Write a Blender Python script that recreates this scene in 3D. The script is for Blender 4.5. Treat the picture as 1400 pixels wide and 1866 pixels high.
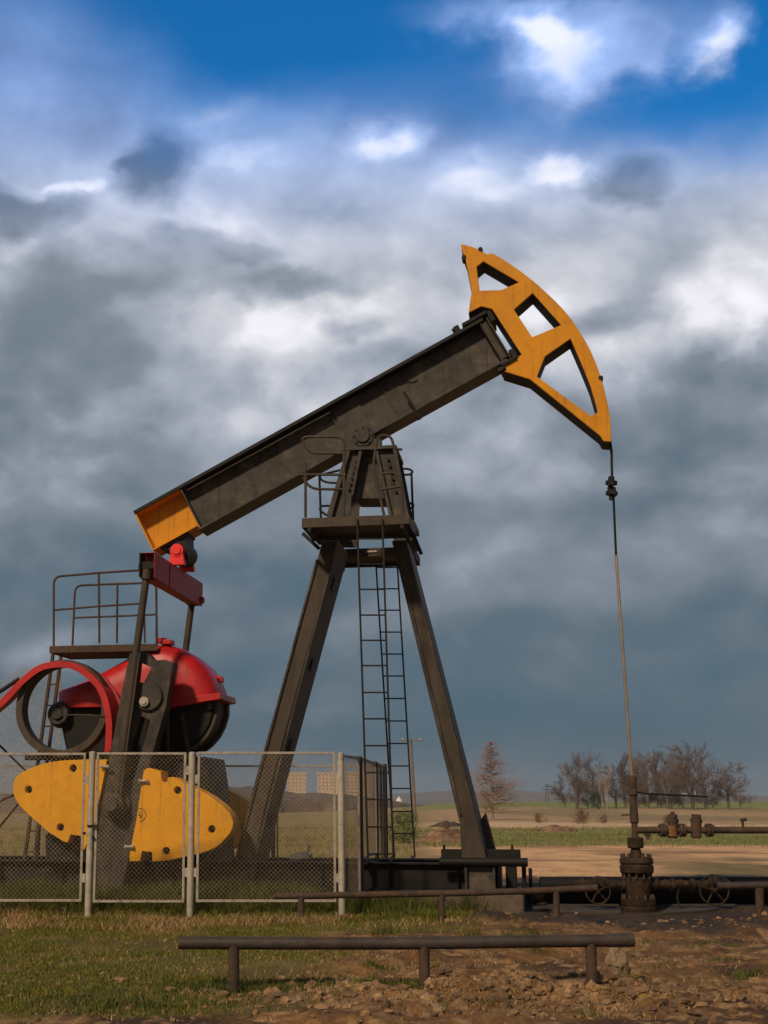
import bpy, bmesh, math, random
import numpy as np
from mathutils import Vector, Matrix, noise
random.seed(7); rng = np.random.default_rng(11)
R = math.radians
S = bpy.context.scene
for o in list(bpy.data.objects): bpy.data.objects.remove(o)
col = S.collection

# ------------------------------------------------------------------ camera
F, PX0, PY0, HOR, CAMH = 2500.0, 520.0, 933.0, 1472.0, 1.34      # measured on the 1400 x 1866 photo
T = math.atan((HOR - PY0) / F)
cam = bpy.data.objects.new('camera', bpy.data.cameras.new('camera')); col.objects.link(cam)
cam.location = (0, 0, CAMH); cam.rotation_euler = (R(90) + T, 0, 0)
cam.data.sensor_fit = 'HORIZONTAL'; cam.data.sensor_width = 36
cam.data.lens = F / 1400 * 36; cam.data.shift_x = (700 - PX0) / 1400
cam.data.clip_start = .1; cam.data.clip_end = 20000
S.camera = cam
S.render.resolution_x, S.render.resolution_y = 768, 1024

def ray(px, py):
    xc, yc = (px - PX0) / F, (PY0 - py) / F
    return Vector((xc, math.cos(T) - yc * math.sin(T), math.sin(T) + yc * math.cos(T)))
C0 = Vector((0, 0, CAMH))
def W(px, py, Y):
    d = ray(px, py); return C0 + d * (Y / d.y)
def G(px, py, z=0.):
    d = ray(px, py); return C0 + d * ((z - CAMH) / d.z)

# ------------------------------------------------------------------ light, exposure
S.view_settings.view_transform = 'Standard'; S.view_settings.look = 'None'
S.view_settings.exposure = -0.22; S.view_settings.gamma = 1
SUN_AZ, SUN_EL = R(-148), R(39)          # compass direction of the sun measured from +Y towards +X
sd = Vector((math.sin(SUN_AZ) * math.cos(SUN_EL), math.cos(SUN_AZ) * math.cos(SUN_EL), math.sin(SUN_EL)))
sun = bpy.data.objects.new('sun', bpy.data.lights.new('sun', 'SUN')); col.objects.link(sun)
sun.data.energy = 3.4; sun.data.angle = R(5); sun.data.color = (1, .80, .56)
sun.rotation_euler = sd.to_track_quat('Z', 'Y').to_euler()

# ------------------------------------------------------------------ world: procedural storm clouds over a physical sky
w = bpy.data.worlds.new('World'); S.world = w; w.use_nodes = True
nt = w.node_tree; nt.nodes.clear()
def N(tree, t, **kw):
    n = tree.nodes.new(t)
    for k, v in kw.items(): setattr(n, k, v)
    return n
def build_sky():
    L = nt.links.new
    def math_(op, a, b=None, c=None, clamp=False):
        n = N(nt, 'ShaderNodeMath', operation=op, use_clamp=clamp)
        for i, x in enumerate((a, b, c)):
            if x is None: continue
            if isinstance(x, (int, float)): n.inputs[i].default_value = x
            else: L(x, n.inputs[i])
        return n.outputs[0]
    def vmath(op, a, b=None):
        n = N(nt, 'ShaderNodeVectorMath', operation=op)
        for i, x in enumerate((a, b)):
            if x is None: continue
            if isinstance(x, (tuple, Vector)): n.inputs[i].default_value = tuple(x)
            else: L(x, n.inputs[i])
        return n.outputs['Value'] if op in ('LENGTH', 'DOT_PRODUCT') else n.outputs[0]
    def noise_(vec, scale, detail=6, rough=.55, dist=0.):
        n = N(nt, 'ShaderNodeTexNoise'); n.inputs['Scale'].default_value = scale
        n.inputs['Detail'].default_value = detail; n.inputs['Roughness'].default_value = rough
        n.inputs['Distortion'].default_value = dist; L(vec, n.inputs['Vector']); return n
    def mrange(x, a, b, c, d, smooth=True):
        n = N(nt, 'ShaderNodeMapRange'); n.interpolation_type = 'SMOOTHSTEP' if smooth else 'LINEAR'
        L(x, n.inputs[0])
        for i, v in enumerate((a, b, c, d)): n.inputs[i + 1].default_value = v
        return n.outputs[0]
    def ramp(x, stops):
        n = N(nt, 'ShaderNodeValToRGB'); L(x, n.inputs[0]); e = n.color_ramp.elements
        e[0].position, e[0].color = stops[0][0], (*stops[0][1], 1)
        e[1].position, e[1].color = stops[-1][0], (*stops[-1][1], 1)
        for p, c in stops[1:-1]:
            q = e.new(p); q.color = (*c, 1)
        return n.outputs[0]
    def mix(f, a, b, mode='MIX'):
        n = N(nt, 'ShaderNodeMix', data_type='RGBA', blend_type=mode)
        if isinstance(f, float): n.inputs[0].default_value = f
        else: L(f, n.inputs[0])
        for i, x in ((6, a), (7, b)):
            if isinstance(x, tuple): n.inputs[i].default_value = (*x, 1)
            else: L(x, n.inputs[i])
        return n.outputs[2]
    tc = N(nt, 'ShaderNodeTexCoord'); d0 = vmath('NORMALIZE', tc.outputs['Generated'])
    sep = N(nt, 'ShaderNodeSeparateXYZ'); L(d0, sep.inputs[0]); z = sep.outputs[2]
    st = vmath('MULTIPLY', d0, (1, 1, 1.4))
    wn = noise_(st, 5.5, 5, .55)
    warp = vmath('MULTIPLY', vmath('SUBTRACT', wn.outputs['Color'], (.5, .5, .5)), (.06, .06, .05))
    wn2 = noise_(st, 19, 5, .6)
    warp2 = vmath('MULTIPLY', vmath('SUBTRACT', wn2.outputs['Color'], (.5, .5, .5)), (.045, .045, .036))
    wn3 = noise_(st, 10, 3, .5)
    warp3 = vmath('MULTIPLY', vmath('SUBTRACT', wn3.outputs['Color'], (.5, .5, .5)), (.06, .06, .05))
    d = vmath('ADD', vmath('ADD', vmath('ADD', d0, warp), warp2), warp3)
    def blobs(lst):
        acc = None
        for (px, py, rx, ry, amp, *inner) in lst:
            c = ray(px, py).normalized()
            q = vmath('MULTIPLY', vmath('SUBTRACT', d, c), (F / rx, F / rx, F / ry))
            v = mrange(vmath('LENGTH', q), inner[0] if inner else 0, 1.15 if inner else 1.45, amp, 0)
            acc = v if acc is None else math_('ADD', acc, v)
        return acc
    # brightness of the cloud deck
    B = blobs(SKY_BLOBS)
    hb = ramp(z, [(0, (.24,)*3), (.05, (.22,)*3), (.10, (.29,)*3), (.15, (.40,)*3), (.20, (.49,)*3), (.25, (.58,)*3), (.30, (.65,)*3), (.34, (.76,)*3), (.40, (.78,)*3), (.45, (.75,)*3), (.50, (.66,)*3), (.56, (.58,)*3), (.66, (.36,)*3), (1, (.30,)*3)])
    q1 = vmath('ADD', st, warp)
    n1 = noise_(q1, 6.5, 9, .46).outputs['Fac']
    n1b = noise_(vmath('ADD', q1, (.010, 0, -.030)), 6.5, 9, .46).outputs['Fac']
    relief = math_('MULTIPLY', math_('SUBTRACT', n1, n1b), 1.1)
    n3 = noise_(q1, 22, 6, .5).outputs['Fac']
    amp = ramp(z, [(0, (.35,)*3), (.12, (.6,)*3), (.28, (1.,)*3), (.42, (.7,)*3), (1, (.7,)*3)])
    nn = math_('ADD', math_('MULTIPLY', math_('SUBTRACT', n1, .5), .34), math_('MULTIPLY', math_('SUBTRACT', n3, .5), .17))
    nn = math_('MULTIPLY', math_('ADD', nn, relief), amp)
    b = math_('ADD', math_('ADD', hb, B), nn)
    lo = ramp(z, [(0, (.14,)*3), (.15, (.24,)*3), (.26, (.38,)*3), (.36, (.46,)*3), (.52, (.44,)*3), (.62, (.1,)*3), (1, (.1,)*3)])
    b = math_('SMOOTH_MAX', b, lo, .12)
    cloud = ramp(b, [(0, (.026, .075, .118)), (.20, (.050, .118, .170)), (.36, (.116, .168, .215)), (.52, (.225, .266, .322)),
                     (.68, (.41, .45, .53)), (.84, (.72, .73, .78)), (1, (1.0, 1.0, 1.04))])
    sep2 = N(nt, 'ShaderNodeSeparateXYZ'); L(d0, sep2.inputs[0])
    back = mrange(sep2.outputs[1], .35, -.25, 0, 1); over = mrange(z, .58, .75, 0, 1)
    cloud = mix(back, cloud, mix(1., cloud, (.95, .68, .44), 'MULTIPLY')); cloud = mix(over, cloud, mix(1., cloud, (.50, .42, .34), 'MULTIPLY'))  # out-of-view sky: warmed behind, darkened overhead, to shape the fill light
    # violet-blue tint of the thin cloud high up
    tint = mrange(z, .36, .50, 0, 1)
    cloud = mix(tint, cloud, mix(1., cloud, (.52, .77, 1.30), 'MULTIPLY'))
    whites = mrange(b, .80, 1.0, 0, .85)
    cloud = mix(whites, cloud, (.98, .98, 1.05))
    # open blue sky
    bl = math_('ADD', math_('ADD', blobs(BLUE_BLOBS), mrange(z, .405, .555, 0, 1.05)), math_('MULTIPLY', math_('SUBTRACT', n1, .5), .5))
    bf = mrange(bl, .05, 1.1, 0, 1)
    sky = N(nt, 'ShaderNodeTexSky', sky_type='NISHITA'); sky.sun_disc = False
    sky.sun_elevation = SUN_EL; sky.sun_rotation = SUN_AZ; sky.air_density = 1.2; sky.dust_density = .3; sky.ozone_density = 4
    skyc = mix(1., sky.outputs[0], (.03, .78, 1.30), 'MULTIPLY')
    sc = N(nt, 'ShaderNodeVectorMath', operation='SCALE'); L(cloud, sc.inputs[0]); sc.inputs['Scale'].default_value = 10
    bf = math_('MULTIPLY', bf, math_('MULTIPLY', mrange(z, .56, .72, 1, .12), mrange(sep2.outputs[1], .45, -.1, 1, .1)))  # blue cut overhead and behind the camera too, for a warmer fill
    out = mix(bf, sc.outputs[0], skyc)
    bg = N(nt, 'ShaderNodeBackground'); L(out, bg.inputs[0]); bg.inputs[1].default_value = .116
    L(bg.outputs[0], N(nt, 'ShaderNodeOutputWorld').inputs[0])
SKY_BLOBS = [(705, 226, 84, 36, .22), (1065, 95, 100, 56, .25), (1000, 40, 60, 26, .16), (930, 30, 220, 46, .16), (1308, 48, 50, 50, .15), (1042, 288, 70, 26, .22), (900, 305, 120, 40, .08),
    (470, 610, 190, 50, .13), (320, 520, 56, 30, .18), (360, 566, 34, 22, .14), (400, 665, 170, 40, .08), (1300, 470, 260, 70, .03), (430, 200, 110, 36, .10), (440, 290, 90, 30, .12), (100, 332, 80, 22, .16),
    (990, 600, 150, 120, .10), (30, 440, 50, 22, .10), (650, 655, 200, 50, .05), (1345, 610, 30, 60, .16), (1350, 850, 110, 50, .14), (1240, 960, 220, 50, .06),
    (292, 296, 116, 80, -.30, .2), (215, 290, 50, 24, -.16, .3), (40, 380, 120, 58, -.24, .2), (100, 525, 360, 80, -.23), (410, 450, 170, 46, -.18, .2), (560, 520, 150, 40, -.17, .2), (640, 605, 70, 36, -.14, .3), (410, 560, 50, 24, -.10, .3),
    (1160, 328, 84, 46, -.22, .25), (1110, 590, 170, 56, -.20, .15), (1280, 650, 150, 50, -.14, .3), (1200, 740, 300, 90, -.10), (960, 760, 260, 80, -.08), (200, 820, 420, 100, -.10), (80, 650, 280, 90, -.15),
    (60, 1010, 260, 50, .05), (30, 1190, 120, 36, .16), (600, 1305, 180, 18, .07), (100, 120, 360, 130, -.06), (260, 1010, 300, 60, -.05), (700, 1100, 400, 60, .03), (1300, 1160, 300, 40, .04), (900, 1330, 600, 60, -.05)]
BLUE_BLOBS = [(1380, 200, 300, 130, .62), (1010, 200, 330, 70, .34), (620, 60, 420, 120, .30), (20, 40, 300, 180, -.55), (300, 130, 300, 110, .12),
    (1065, 95, 120, 80, -1.0), (1308, 50, 66, 66, -.75), (930, 22, 230, 50, -.72), (1150, 30, 170, 60, -.45), (705, 226, 110, 50, -.5), (1400, 60, 60, 140, .45), (300, 290, 90, 60, .25)]
build_sky()

# ------------------------------------------------------------------ materials
M = {}
def mat(name, base, rough=.6, metal=0., var=.25, scale=6., second=None, smix=(.55, .75), bump=.15, bscale=40., third=None, tmix=(.6, .8), tscale=2.5, stretch=None, spec=.5, drip=None):
    m = bpy.data.materials.new(name); m.use_nodes = True; t = m.node_tree; L = t.links.new
    b = t.nodes['Principled BSDF']; tc = N(t, 'ShaderNodeTexCoord'); v = tc.outputs['Object']
    if stretch:
        mp = N(t, 'ShaderNodeMapping'); mp.inputs['Scale'].default_value = stretch; L(v, mp.inputs[0]); v = mp.outputs[0]
    n = N(t, 'ShaderNodeTexNoise'); n.inputs['Scale'].default_value = scale; n.inputs['Detail'].default_value = 8; n.inputs['Roughness'].default_value = .65; L(v, n.inputs['Vector'])
    def cm(f, a, c, mode='MIX'):
        x = N(t, 'ShaderNodeMix', data_type='RGBA', blend_type=mode)
        if isinstance(f, float): x.inputs[0].default_value = f
        else: L(f, x.inputs[0])
        for i, q in ((6, a), (7, c)):
            if isinstance(q, tuple): x.inputs[i].default_value = (*q, 1)
            else: L(q, x.inputs[i])
        return x.outputs[2]
    r = N(t, 'ShaderNodeMapRange'); L(n.outputs[0], r.inputs[0]); r.inputs[1].default_value = .3; r.inputs[2].default_value = .7
    lo = tuple(c * (1 - var) for c in base); hi = tuple(min(1, c * (1 + var)) for c in base)
    c = cm(r.outputs[0], lo, hi)
    for k, (cc, mm, s2) in enumerate(((second, smix, scale * 1.7), (third, tmix, tscale))):
        if not cc: continue
        n2 = N(t, 'ShaderNodeTexNoise'); n2.inputs['Scale'].default_value = s2; n2.inputs['Detail'].default_value = 10; n2.inputs['Roughness'].default_value = .7
        mp2 = N(t, 'ShaderNodeMapping'); mp2.inputs['Location'].default_value = (3.1 * (k + 1), 7.7, 1.3); L(v, mp2.inputs[0]); L(mp2.outputs[0], n2.inputs['Vector'])
        r2 = N(t, 'ShaderNodeMapRange'); L(n2.outputs[0], r2.inputs[0]); r2.inputs[1].default_value = mm[0]; r2.inputs[2].default_value = mm[1]
        c = cm(r2.outputs[0], c, cc)
    if drip:
        mp3 = N(t, 'ShaderNodeMapping'); mp3.inputs['Scale'].default_value = (16, 16, 1.1); L(tc.outputs['Object'], mp3.inputs[0])
        n4 = N(t, 'ShaderNodeTexNoise'); n4.inputs['Scale'].default_value = 1; n4.inputs['Detail'].default_value = 5; L(mp3.outputs[0], n4.inputs['Vector'])
        r4 = N(t, 'ShaderNodeMapRange'); L(n4.outputs[0], r4.inputs[0]); r4.inputs[1].default_value = .56; r4.inputs[2].default_value = .74; r4.inputs[4].default_value = drip[1]
        c = cm(r4.outputs[0], c, drip[0])
    L(c, b.inputs['Base Color'])
    rr = N(t, 'ShaderNodeMapRange'); L(n.outputs[0], rr.inputs[0]); rr.inputs[3].default_value = max(.05, rough - .12); rr.inputs[4].default_value = min(1, rough + .15)
    L(rr.outputs[0], b.inputs['Roughness']); b.inputs['Metallic'].default_value = metal; b.inputs['Specular IOR Level'].default_value = spec
    if bump:
        nb = N(t, 'ShaderNodeTexNoise'); nb.inputs['Scale'].default_value = bscale; nb.inputs['Detail'].default_value = 6; L(v, nb.inputs['Vector'])
        bp = N(t, 'ShaderNodeBump'); bp.inputs['Strength'].default_value = bump; bp.inputs['Distance'].default_value = .02; L(nb.outputs[0], bp.inputs['Height']); L(bp.outputs[0], b.inputs['Normal'])
    M[name] = m; return m
mat('dark_steel', (.049, .041, .035), .6, 0, .5, 3.2, (.022, .017, .014), (.48, .66), .12, 30, third=(.15, .115, .085), tmix=(.52, .76), tscale=2.6, spec=.3, drip=((.022, .016, .013), .75))
mat('brown_steel', (.061, .046, .033), .65, 0, .5, 4, (.05, .036, .026), (.5, .75), .15, 30, third=(.15, .075, .04), tmix=(.6, .85), tscale=3, stretch=(1, 1, .35), spec=.3)
mat('black_steel', (.011, .009, .008), .6, 0, .4, 5, (.028, .021, .015), (.58, .8), .15, 30, spec=.25)
mat('rusty_steel', (.062, .036, .023), .8, 0, .4, 9, (.14, .065, .03), (.5, .75), .35, 60, third=(.022, .018, .016), tmix=(.5, .7), tscale=5)
mat('oily_steel', (.040, .024, .014), .65, 0, .5, 9, (.13, .060, .022), (.52, .74), .5, 60, third=(.010, .008, .006), tmix=(.46, .64), tscale=6, spec=.2)
mat('ochre_paint', (.22, .095, .02), .6, 0, .3, 12, (.05, .03, .02), (.5, .7), .3, 60)
mat('orange_paint', (.62, .25, .005), .55, 0, .14, 2.5, (.42, .16, .010), (.54, .80), .08, 25, third=(.13, .06, .02), tmix=(.66, .76), tscale=7, spec=.25, drip=((.26, .10, .015), .6))
mat('weight_paint', (.76, .335, .006), .6, 0, .12, 3, (.52, .22, .01), (.56, .82), .35, 45, third=(.18, .10, .03), tmix=(.66, .76), tscale=8, spec=.25, drip=((.36, .17, .02), .5))
mat('red_paint', (.45, .008, .010), .42, 0, .18, 3, (.24, .012, .016), (.55, .8), .05, 20, third=(.10, .02, .02), tmix=(.66, .78), tscale=6, drip=((.20, .02, .02), .5))
mat('faded_red', (.36, .026, .030), .6, 0, .2, 4, (.14, .02, .025), (.55, .8), .08, 30, third=(.06, .02, .02), tmix=(.67, .78), tscale=9)
mat('bright_red', (.75, .012, .010), .45, 0, .1, 4, None, bump=.05)
mat('steel_rod', (.42, .32, .24), .35, .6, .15, 8, None, bump=0)
mat('galvanised', (.38, .34, .28), .6, 0, .2, 7, (.15, .10, .065), (.54, .72), .1, 60, third=(.55, .49, .40), tmix=(.5, .7), tscale=3)
mat('frame_paint', (.36, .32, .275), .6, .1, .2, 10, (.17, .09, .06), (.52, .7), .1, 60)
mat('wire', (.36, .28, .20), .55, .3, .3, 8, (.10, .07, .05), (.5, .7), 0)
mat('white_cap', (.42, .37, .30), .5, 0, .15, 20, (.3, .25, .2), (.55, .7), .1)
mat('concrete', (.115, .085, .058), .9, 0, .3, 6, (.05, .036, .026), (.5, .75), .5, 40, third=(.03, .025, .02), tmix=(.55, .75), tscale=2)
mat('slab', (.05, .038, .028), .8, 0, .25, 5, (.05, .04, .033), (.5, .7), .2, 40)
mat('core_brown', (.030, .014, .006), .7, 0, .4, 6, (.012, .008, .006), (.5, .7), .15, 30, spec=.2)  # near-black brown for the core between the horse head plates
mat('stone', (.26, .18, .11), .9, 0, .35, 14, (.13, .085, .05), (.5, .7), .5, 60)
mat('clod', (.25, .145, .068), .95, 0, .6, 6, (.52, .35, .19), (.52, .70), .6, 60, third=(.09, .050, .025), tmix=(.44, .62), tscale=2)
mat('bark', (.085, .062, .058), .9, 0, .3, 1, None, bump=0)
mat('twig', (.13, .090, .070), .9, 0, .35, .6, None, bump=0)
mat('larch', (.27, .175, .135), .9, 0, .3, .6, None, bump=0)
mat('birch', (.36, .30, .27), .9, 0, .3, 2, None, bump=0)
mat('dry_bush', (.23, .15, .085), .95, 0, .4, 3, None, bump=0)
mat('evergreen', (.03, .042, .022), .9, 0, .4, 1, None, bump=0)
mat('wood_pole', (.17, .13, .11), .85, 0, .25, 3, None, bump=0)
mat('apartment', (.60, .43, .30), .9, 0, .08, .05, None, bump=0)
mat('window_dark', (.28, .21, .16), .3, 0, .1, .05, None, bump=0)
mat('white_wall', (.75, .70, .66), .8, 0, .05, 1, None, bump=0)
mat('roof', (.22, .11, .08), .9, 0, .2, 1, None, bump=0)
mat('hill', (.10, .078, .070), 1, 0, .35, .02, (.055, .055, .045), (.45, .65), 0, third=(.15, .11, .085), tmix=(.55, .7), tscale=.008)
mat('scrub', (.105, .070, .048), 1, 0, .5, .25, (.06, .045, .03), (.45, .6), 0, third=(.20, .15, .10), tmix=(.56, .66), tscale=.12)
mat('cloth', (.11, .10, .095), .9, 0, .3, 20, None, bump=.4, bscale=50)

# ------------------------------------------------------------------ mesh helpers
class MB:
    def __init__(s): s.v = []; s.f = []; s.m = []
    def add(s, vs, fs):
        n = len(s.v); s.m.append((n, len(s.f))); s.v += [tuple(x) for x in vs]; s.f += [tuple(i + n for i in f) for f in fs]; return s
    def box(s, lo, hi):
        x0, y0, z0 = lo; x1, y1, z1 = hi
        return s.add([(x0,y0,z0),(x1,y0,z0),(x1,y1,z0),(x0,y1,z0),(x0,y0,z1),(x1,y0,z1),(x1,y1,z1),(x0,y1,z1)],
                     [(0,3,2,1),(4,5,6,7),(0,1,5,4),(1,2,6,5),(2,3,7,6),(3,0,4,7)])
    def bar(s, p, q, a, b, side=(0, 1, 0)):          # rectangular bar from p to q, b along 'side', a across
        p, q = Vector(p), Vector(q); d = (q - p).normalized(); sv = Vector(side); sv = (sv - d * sv.dot(d)).normalized(); u = d.cross(sv)
        vs = [e + u * (i * a / 2) + sv * (j * b / 2) for e in (p, q) for i, j in ((-1, -1), (1, -1), (1, 1), (-1, 1))]
        return s.add(vs, [(0,1,2,3),(7,6,5,4),(0,4,5,1),(1,5,6,2),(2,6,7,3),(3,7,4,0)])
    def cyl(s, p, q, r0, r1=None, n=16, caps=True):
        r1 = r0 if r1 is None else r1
        p, q = Vector(p), Vector(q); d = (q - p).normalized(); a = d.orthogonal().normalized(); b = d.cross(a)
        vs = [c + (a * math.cos(2*math.pi*i/n) + b * math.sin(2*math.pi*i/n)) * r for c, r in ((p, r0), (q, r1)) for i in range(n)]
        fs = [(i, (i+1) % n, n + (i+1) % n, n + i) for i in range(n)]
        if caps: fs += [tuple(range(n-1, -1, -1)), tuple(range(n, 2*n))]
        return s.add(vs, fs)
    def tube(s, pts, r, n=8, closed=False):
        pts = [Vector(p) for p in pts]; m = len(pts); vs = []; prev = None
        for i, p in enumerate(pts):
            if closed: t = (pts[(i+1) % m] - pts[i-1])
            else: t = pts[min(i+1, m-1)] - pts[max(i-1, 0)]
            t.normalize()
            a = t.orthogonal().normalized() if prev is None else (prev - t * prev.dot(t)).normalized()
            prev = a; b = t.cross(a)
            vs += [p + (a * math.cos(2*math.pi*k/n) + b * math.sin(2*math.pi*k/n)) * r for k in range(n)]
        fs = []
        for i in range(m if closed else m - 1):
            j = (i + 1) % m
            fs += [(i*n+k, i*n+(k+1) % n, j*n+(k+1) % n, j*n+k) for k in range(n)]
        if not closed: fs += [tuple(range(n-1, -1, -1)), tuple(range((m-1)*n, m*n))]
        return s.add(vs, fs)
    def lathe(s, c, axis, prof, n=24):               # prof: (distance along axis, radius)
        c = Vector(c); d = Vector(axis).normalized(); a = d.orthogonal().normalized(); b = d.cross(a); vs = []
        for h, r in prof: vs += [c + d*h + (a * math.cos(2*math.pi*k/n) + b * math.sin(2*math.pi*k/n)) * r for k in range(n)]
        m = len(prof); fs = []
        for i in range(m - 1): fs += [(i*n+k, i*n+(k+1) % n, (i+1)*n+(k+1) % n, (i+1)*n+k) for k in range(n)]
        fs += [tuple(range(n-1, -1, -1)), tuple(range((m-1)*n, m*n))]
        return s.add(vs, fs)
    def prism(s, poly, v0, v1):                      # poly of (u, z) extruded along v
        n = len(poly)
        return s.add([(p[0], v0, p[1]) for p in poly] + [(p[0], v1, p[1]) for p in poly],
                     [tuple(range(n)), tuple(range(2*n-1, n-1, -1))] + [(i, n+i, n+(i+1) % n, (i+1) % n) for i in range(n)])
    def loft(s, poly, c, secs):
        n = len(poly); vs = []
        for v, k in secs: vs += [(c[0] + (p[0]-c[0])*k, v, c[1] + (p[1]-c[1])*k) for p in poly]
        fs = [tuple(range(n)), tuple(range(len(vs)-1, len(vs)-n-1, -1))]
        for j in range(len(secs)-1): fs += [(j*n+i, (j+1)*n+i, (j+1)*n+(i+1) % n, j*n+(i+1) % n) for i in range(n)]
        return s.add(vs, fs)
    def build(s, name, m, parent=None, bevel=0., smooth=35, each=0):
        if each:                                     # every 'each' shapes are one piece: an object of its own
            k = s.m[::each] + [(len(s.v), len(s.f))]; o = None
            for (v0, f0), (v1, f1) in zip(k, k[1:]):
                me = bpy.data.meshes.new(name); me.from_pydata(s.v[v0:v1], [], [tuple(i - v0 for i in f) for f in s.f[f0:f1]])
                o = finish(name, me, m, parent, bevel, smooth)
            return o
        me = bpy.data.meshes.new(name); me.from_pydata(s.v, [], s.f)
        return finish(name, me, m, parent, bevel, smooth)
def finish(name, me, m, parent=None, bevel=0., smooth=35):
    bm = bmesh.new(); bm.from_mesh(me); bmesh.ops.recalc_face_normals(bm, faces=bm.faces); bm.to_mesh(me); bm.free()
    me.materials.append(M[m] if isinstance(m, str) else m)
    me.shade_smooth(); me.set_sharp_from_angle(angle=R(smooth))
    o = bpy.data.objects.new(name, me); col.objects.link(o)
    if parent: o.parent = parent
    if bevel:
        b = o.modifiers.new('bevel', 'BEVEL'); b.width = bevel; b.segments = 2; b.limit_method = 'ANGLE'; b.angle_limit = R(40)
    return o
def plate(name, outer, holes, v0, v1, m, parent, bevel=.008):     # (u, z) outline with holes, given thickness
    cu = bpy.data.curves.new('outline', 'CURVE'); cu.dimensions = '2D'; cu.fill_mode = 'BOTH'
    for loop in [outer] + holes:
        sp = cu.splines.new('POLY'); sp.points.add(len(loop) - 1)
        for i, p in enumerate(loop): sp.points[i].co = (p[0], p[1], 0, 1)
        sp.use_cyclic_u = True
    cu.extrude = abs(v1 - v0) / 2
    t = bpy.data.objects.new('outline', cu); me = bpy.data.meshes.new_from_object(t)
    bpy.data.objects.remove(t); bpy.data.curves.remove(cu); mid = (v0 + v1) / 2
    for v in me.vertices: x, y, z = v.co; v.co = (x, mid - z, y)
    me.name = name
    bm = bmesh.new(); bm.from_mesh(me); bmesh.ops.remove_doubles(bm, verts=bm.verts, dist=1e-4)
    bmesh.ops.dissolve_limit(bm, angle_limit=R(1), verts=bm.verts, edges=bm.edges); bm.to_mesh(me); bm.free()
    me.materials.clear()
    return finish(name, me, m, parent, bevel, 30)
def empty(name, loc, rz=0.):
    o = bpy.data.objects.new(name, None); col.objects.link(o); o.location = loc; o.rotation_euler = (0, 0, rz); o.empty_display_size = .3; return o
def tag(o, label=None, cat=None, group=None, kind=None):
    if label: o['label'] = label
    if cat: o['category'] = cat
    if group: o['group'] = group
    if kind: o['kind'] = kind
    return o
def circ(c, r, n=20): return [(c[0] + r*math.cos(2*math.pi*i/n), c[1] + r*math.sin(2*math.pi*i/n)) for i in range(n)]
def fillet(pts, r=.12, k=4):                          # polyline with rounded corners
    pts = [Vector(p) for p in pts]; out = [pts[0]]
    for i in range(1, len(pts) - 1):
        p, c, q = pts[i-1], pts[i], pts[i+1]; d0, d1 = (p-c), (q-c); l = min(r, d0.length*.48, d1.length*.48)
        s0, s1 = c + d0.normalized()*l, c + d1.normalized()*l
        out += [s0*(1-t)**2 + c*2*t*(1-t) + s1*t*t for t in [j/k for j in range(k+1)]]
    return out + [pts[-1]]
def smooth_line(pts, k=6, closed=False):            # Catmull-Rom through points
    pts = [Vector(p) for p in pts]; out = []; m = len(pts)
    for i in range(m if closed else m - 1):
        p0, p1, p2, p3 = (pts[(i-1) % m] if closed or i else pts[0]), pts[i], pts[(i+1) % m], (pts[(i+2) % m] if closed or i < m-2 else pts[-1])
        for j in range(k):
            t = j / k; out.append(.5*((2*p1) + (p2-p0)*t + (2*p0-5*p1+4*p2-p3)*t*t + (-p0+3*p1-3*p2+p3)*t**3))
    if not closed: out.append(pts[-1])
    return out

# ------------------------------------------------------------------ ground: one sheet to the horizon
def vnoise(x, y, seed=0):
    xi = np.floor(x).astype(np.int64); yi = np.floor(y).astype(np.int64); xf = x - xi; yf = y - yi
    def h(a, b):
        n = (a * 374761393 + b * 668265263 + seed * 1442695041) & 0x7fffffff
        n = ((n ^ (n >> 13)) * 1274126177) & 0x7fffffff
        return ((n ^ (n >> 16)) & 0xffff) / 65535.
    u = xf*xf*(3-2*xf); v = yf*yf*(3-2*yf)
    return (h(xi, yi)*(1-u) + h(xi+1, yi)*u)*(1-v) + (h(xi, yi+1)*(1-u) + h(xi+1, yi+1)*u)*v
def fbm(x, y, o=4, seed=0):
    a, t, s = 1., 0., 0.
    for i in range(o): s = s + a*vnoise(x*2**i, y*2**i, seed+i); t += a; a *= .55
    return s/t
def ss(a, b, x): t = np.clip((x-a)/(b-a), 0, 1); return t*t*(3-2*t)
def cover(x, y):                                      # how green / how muddy the near ground is
    wob = (fbm(x*.9, y*.9, 4, 5) - .5)
    edge = .15 + wob*1.6 - .0*y                       # grass to the left of this line
    nearcut = ss(9.5, 10.1, y + wob*.9 - .12*x)        # bare strip at the very front
    g = (1 - ss(-.25, .65, x - edge)) * nearcut
    strip = ss(15.2, 15.8, y + wob) * (1 - ss(18.4, 18.9, y)) * (1 - ss(1.3, 2.3, x + wob*1.2))
    g = np.maximum(g, strip)
    return np.clip(g, 0, 1)
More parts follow.
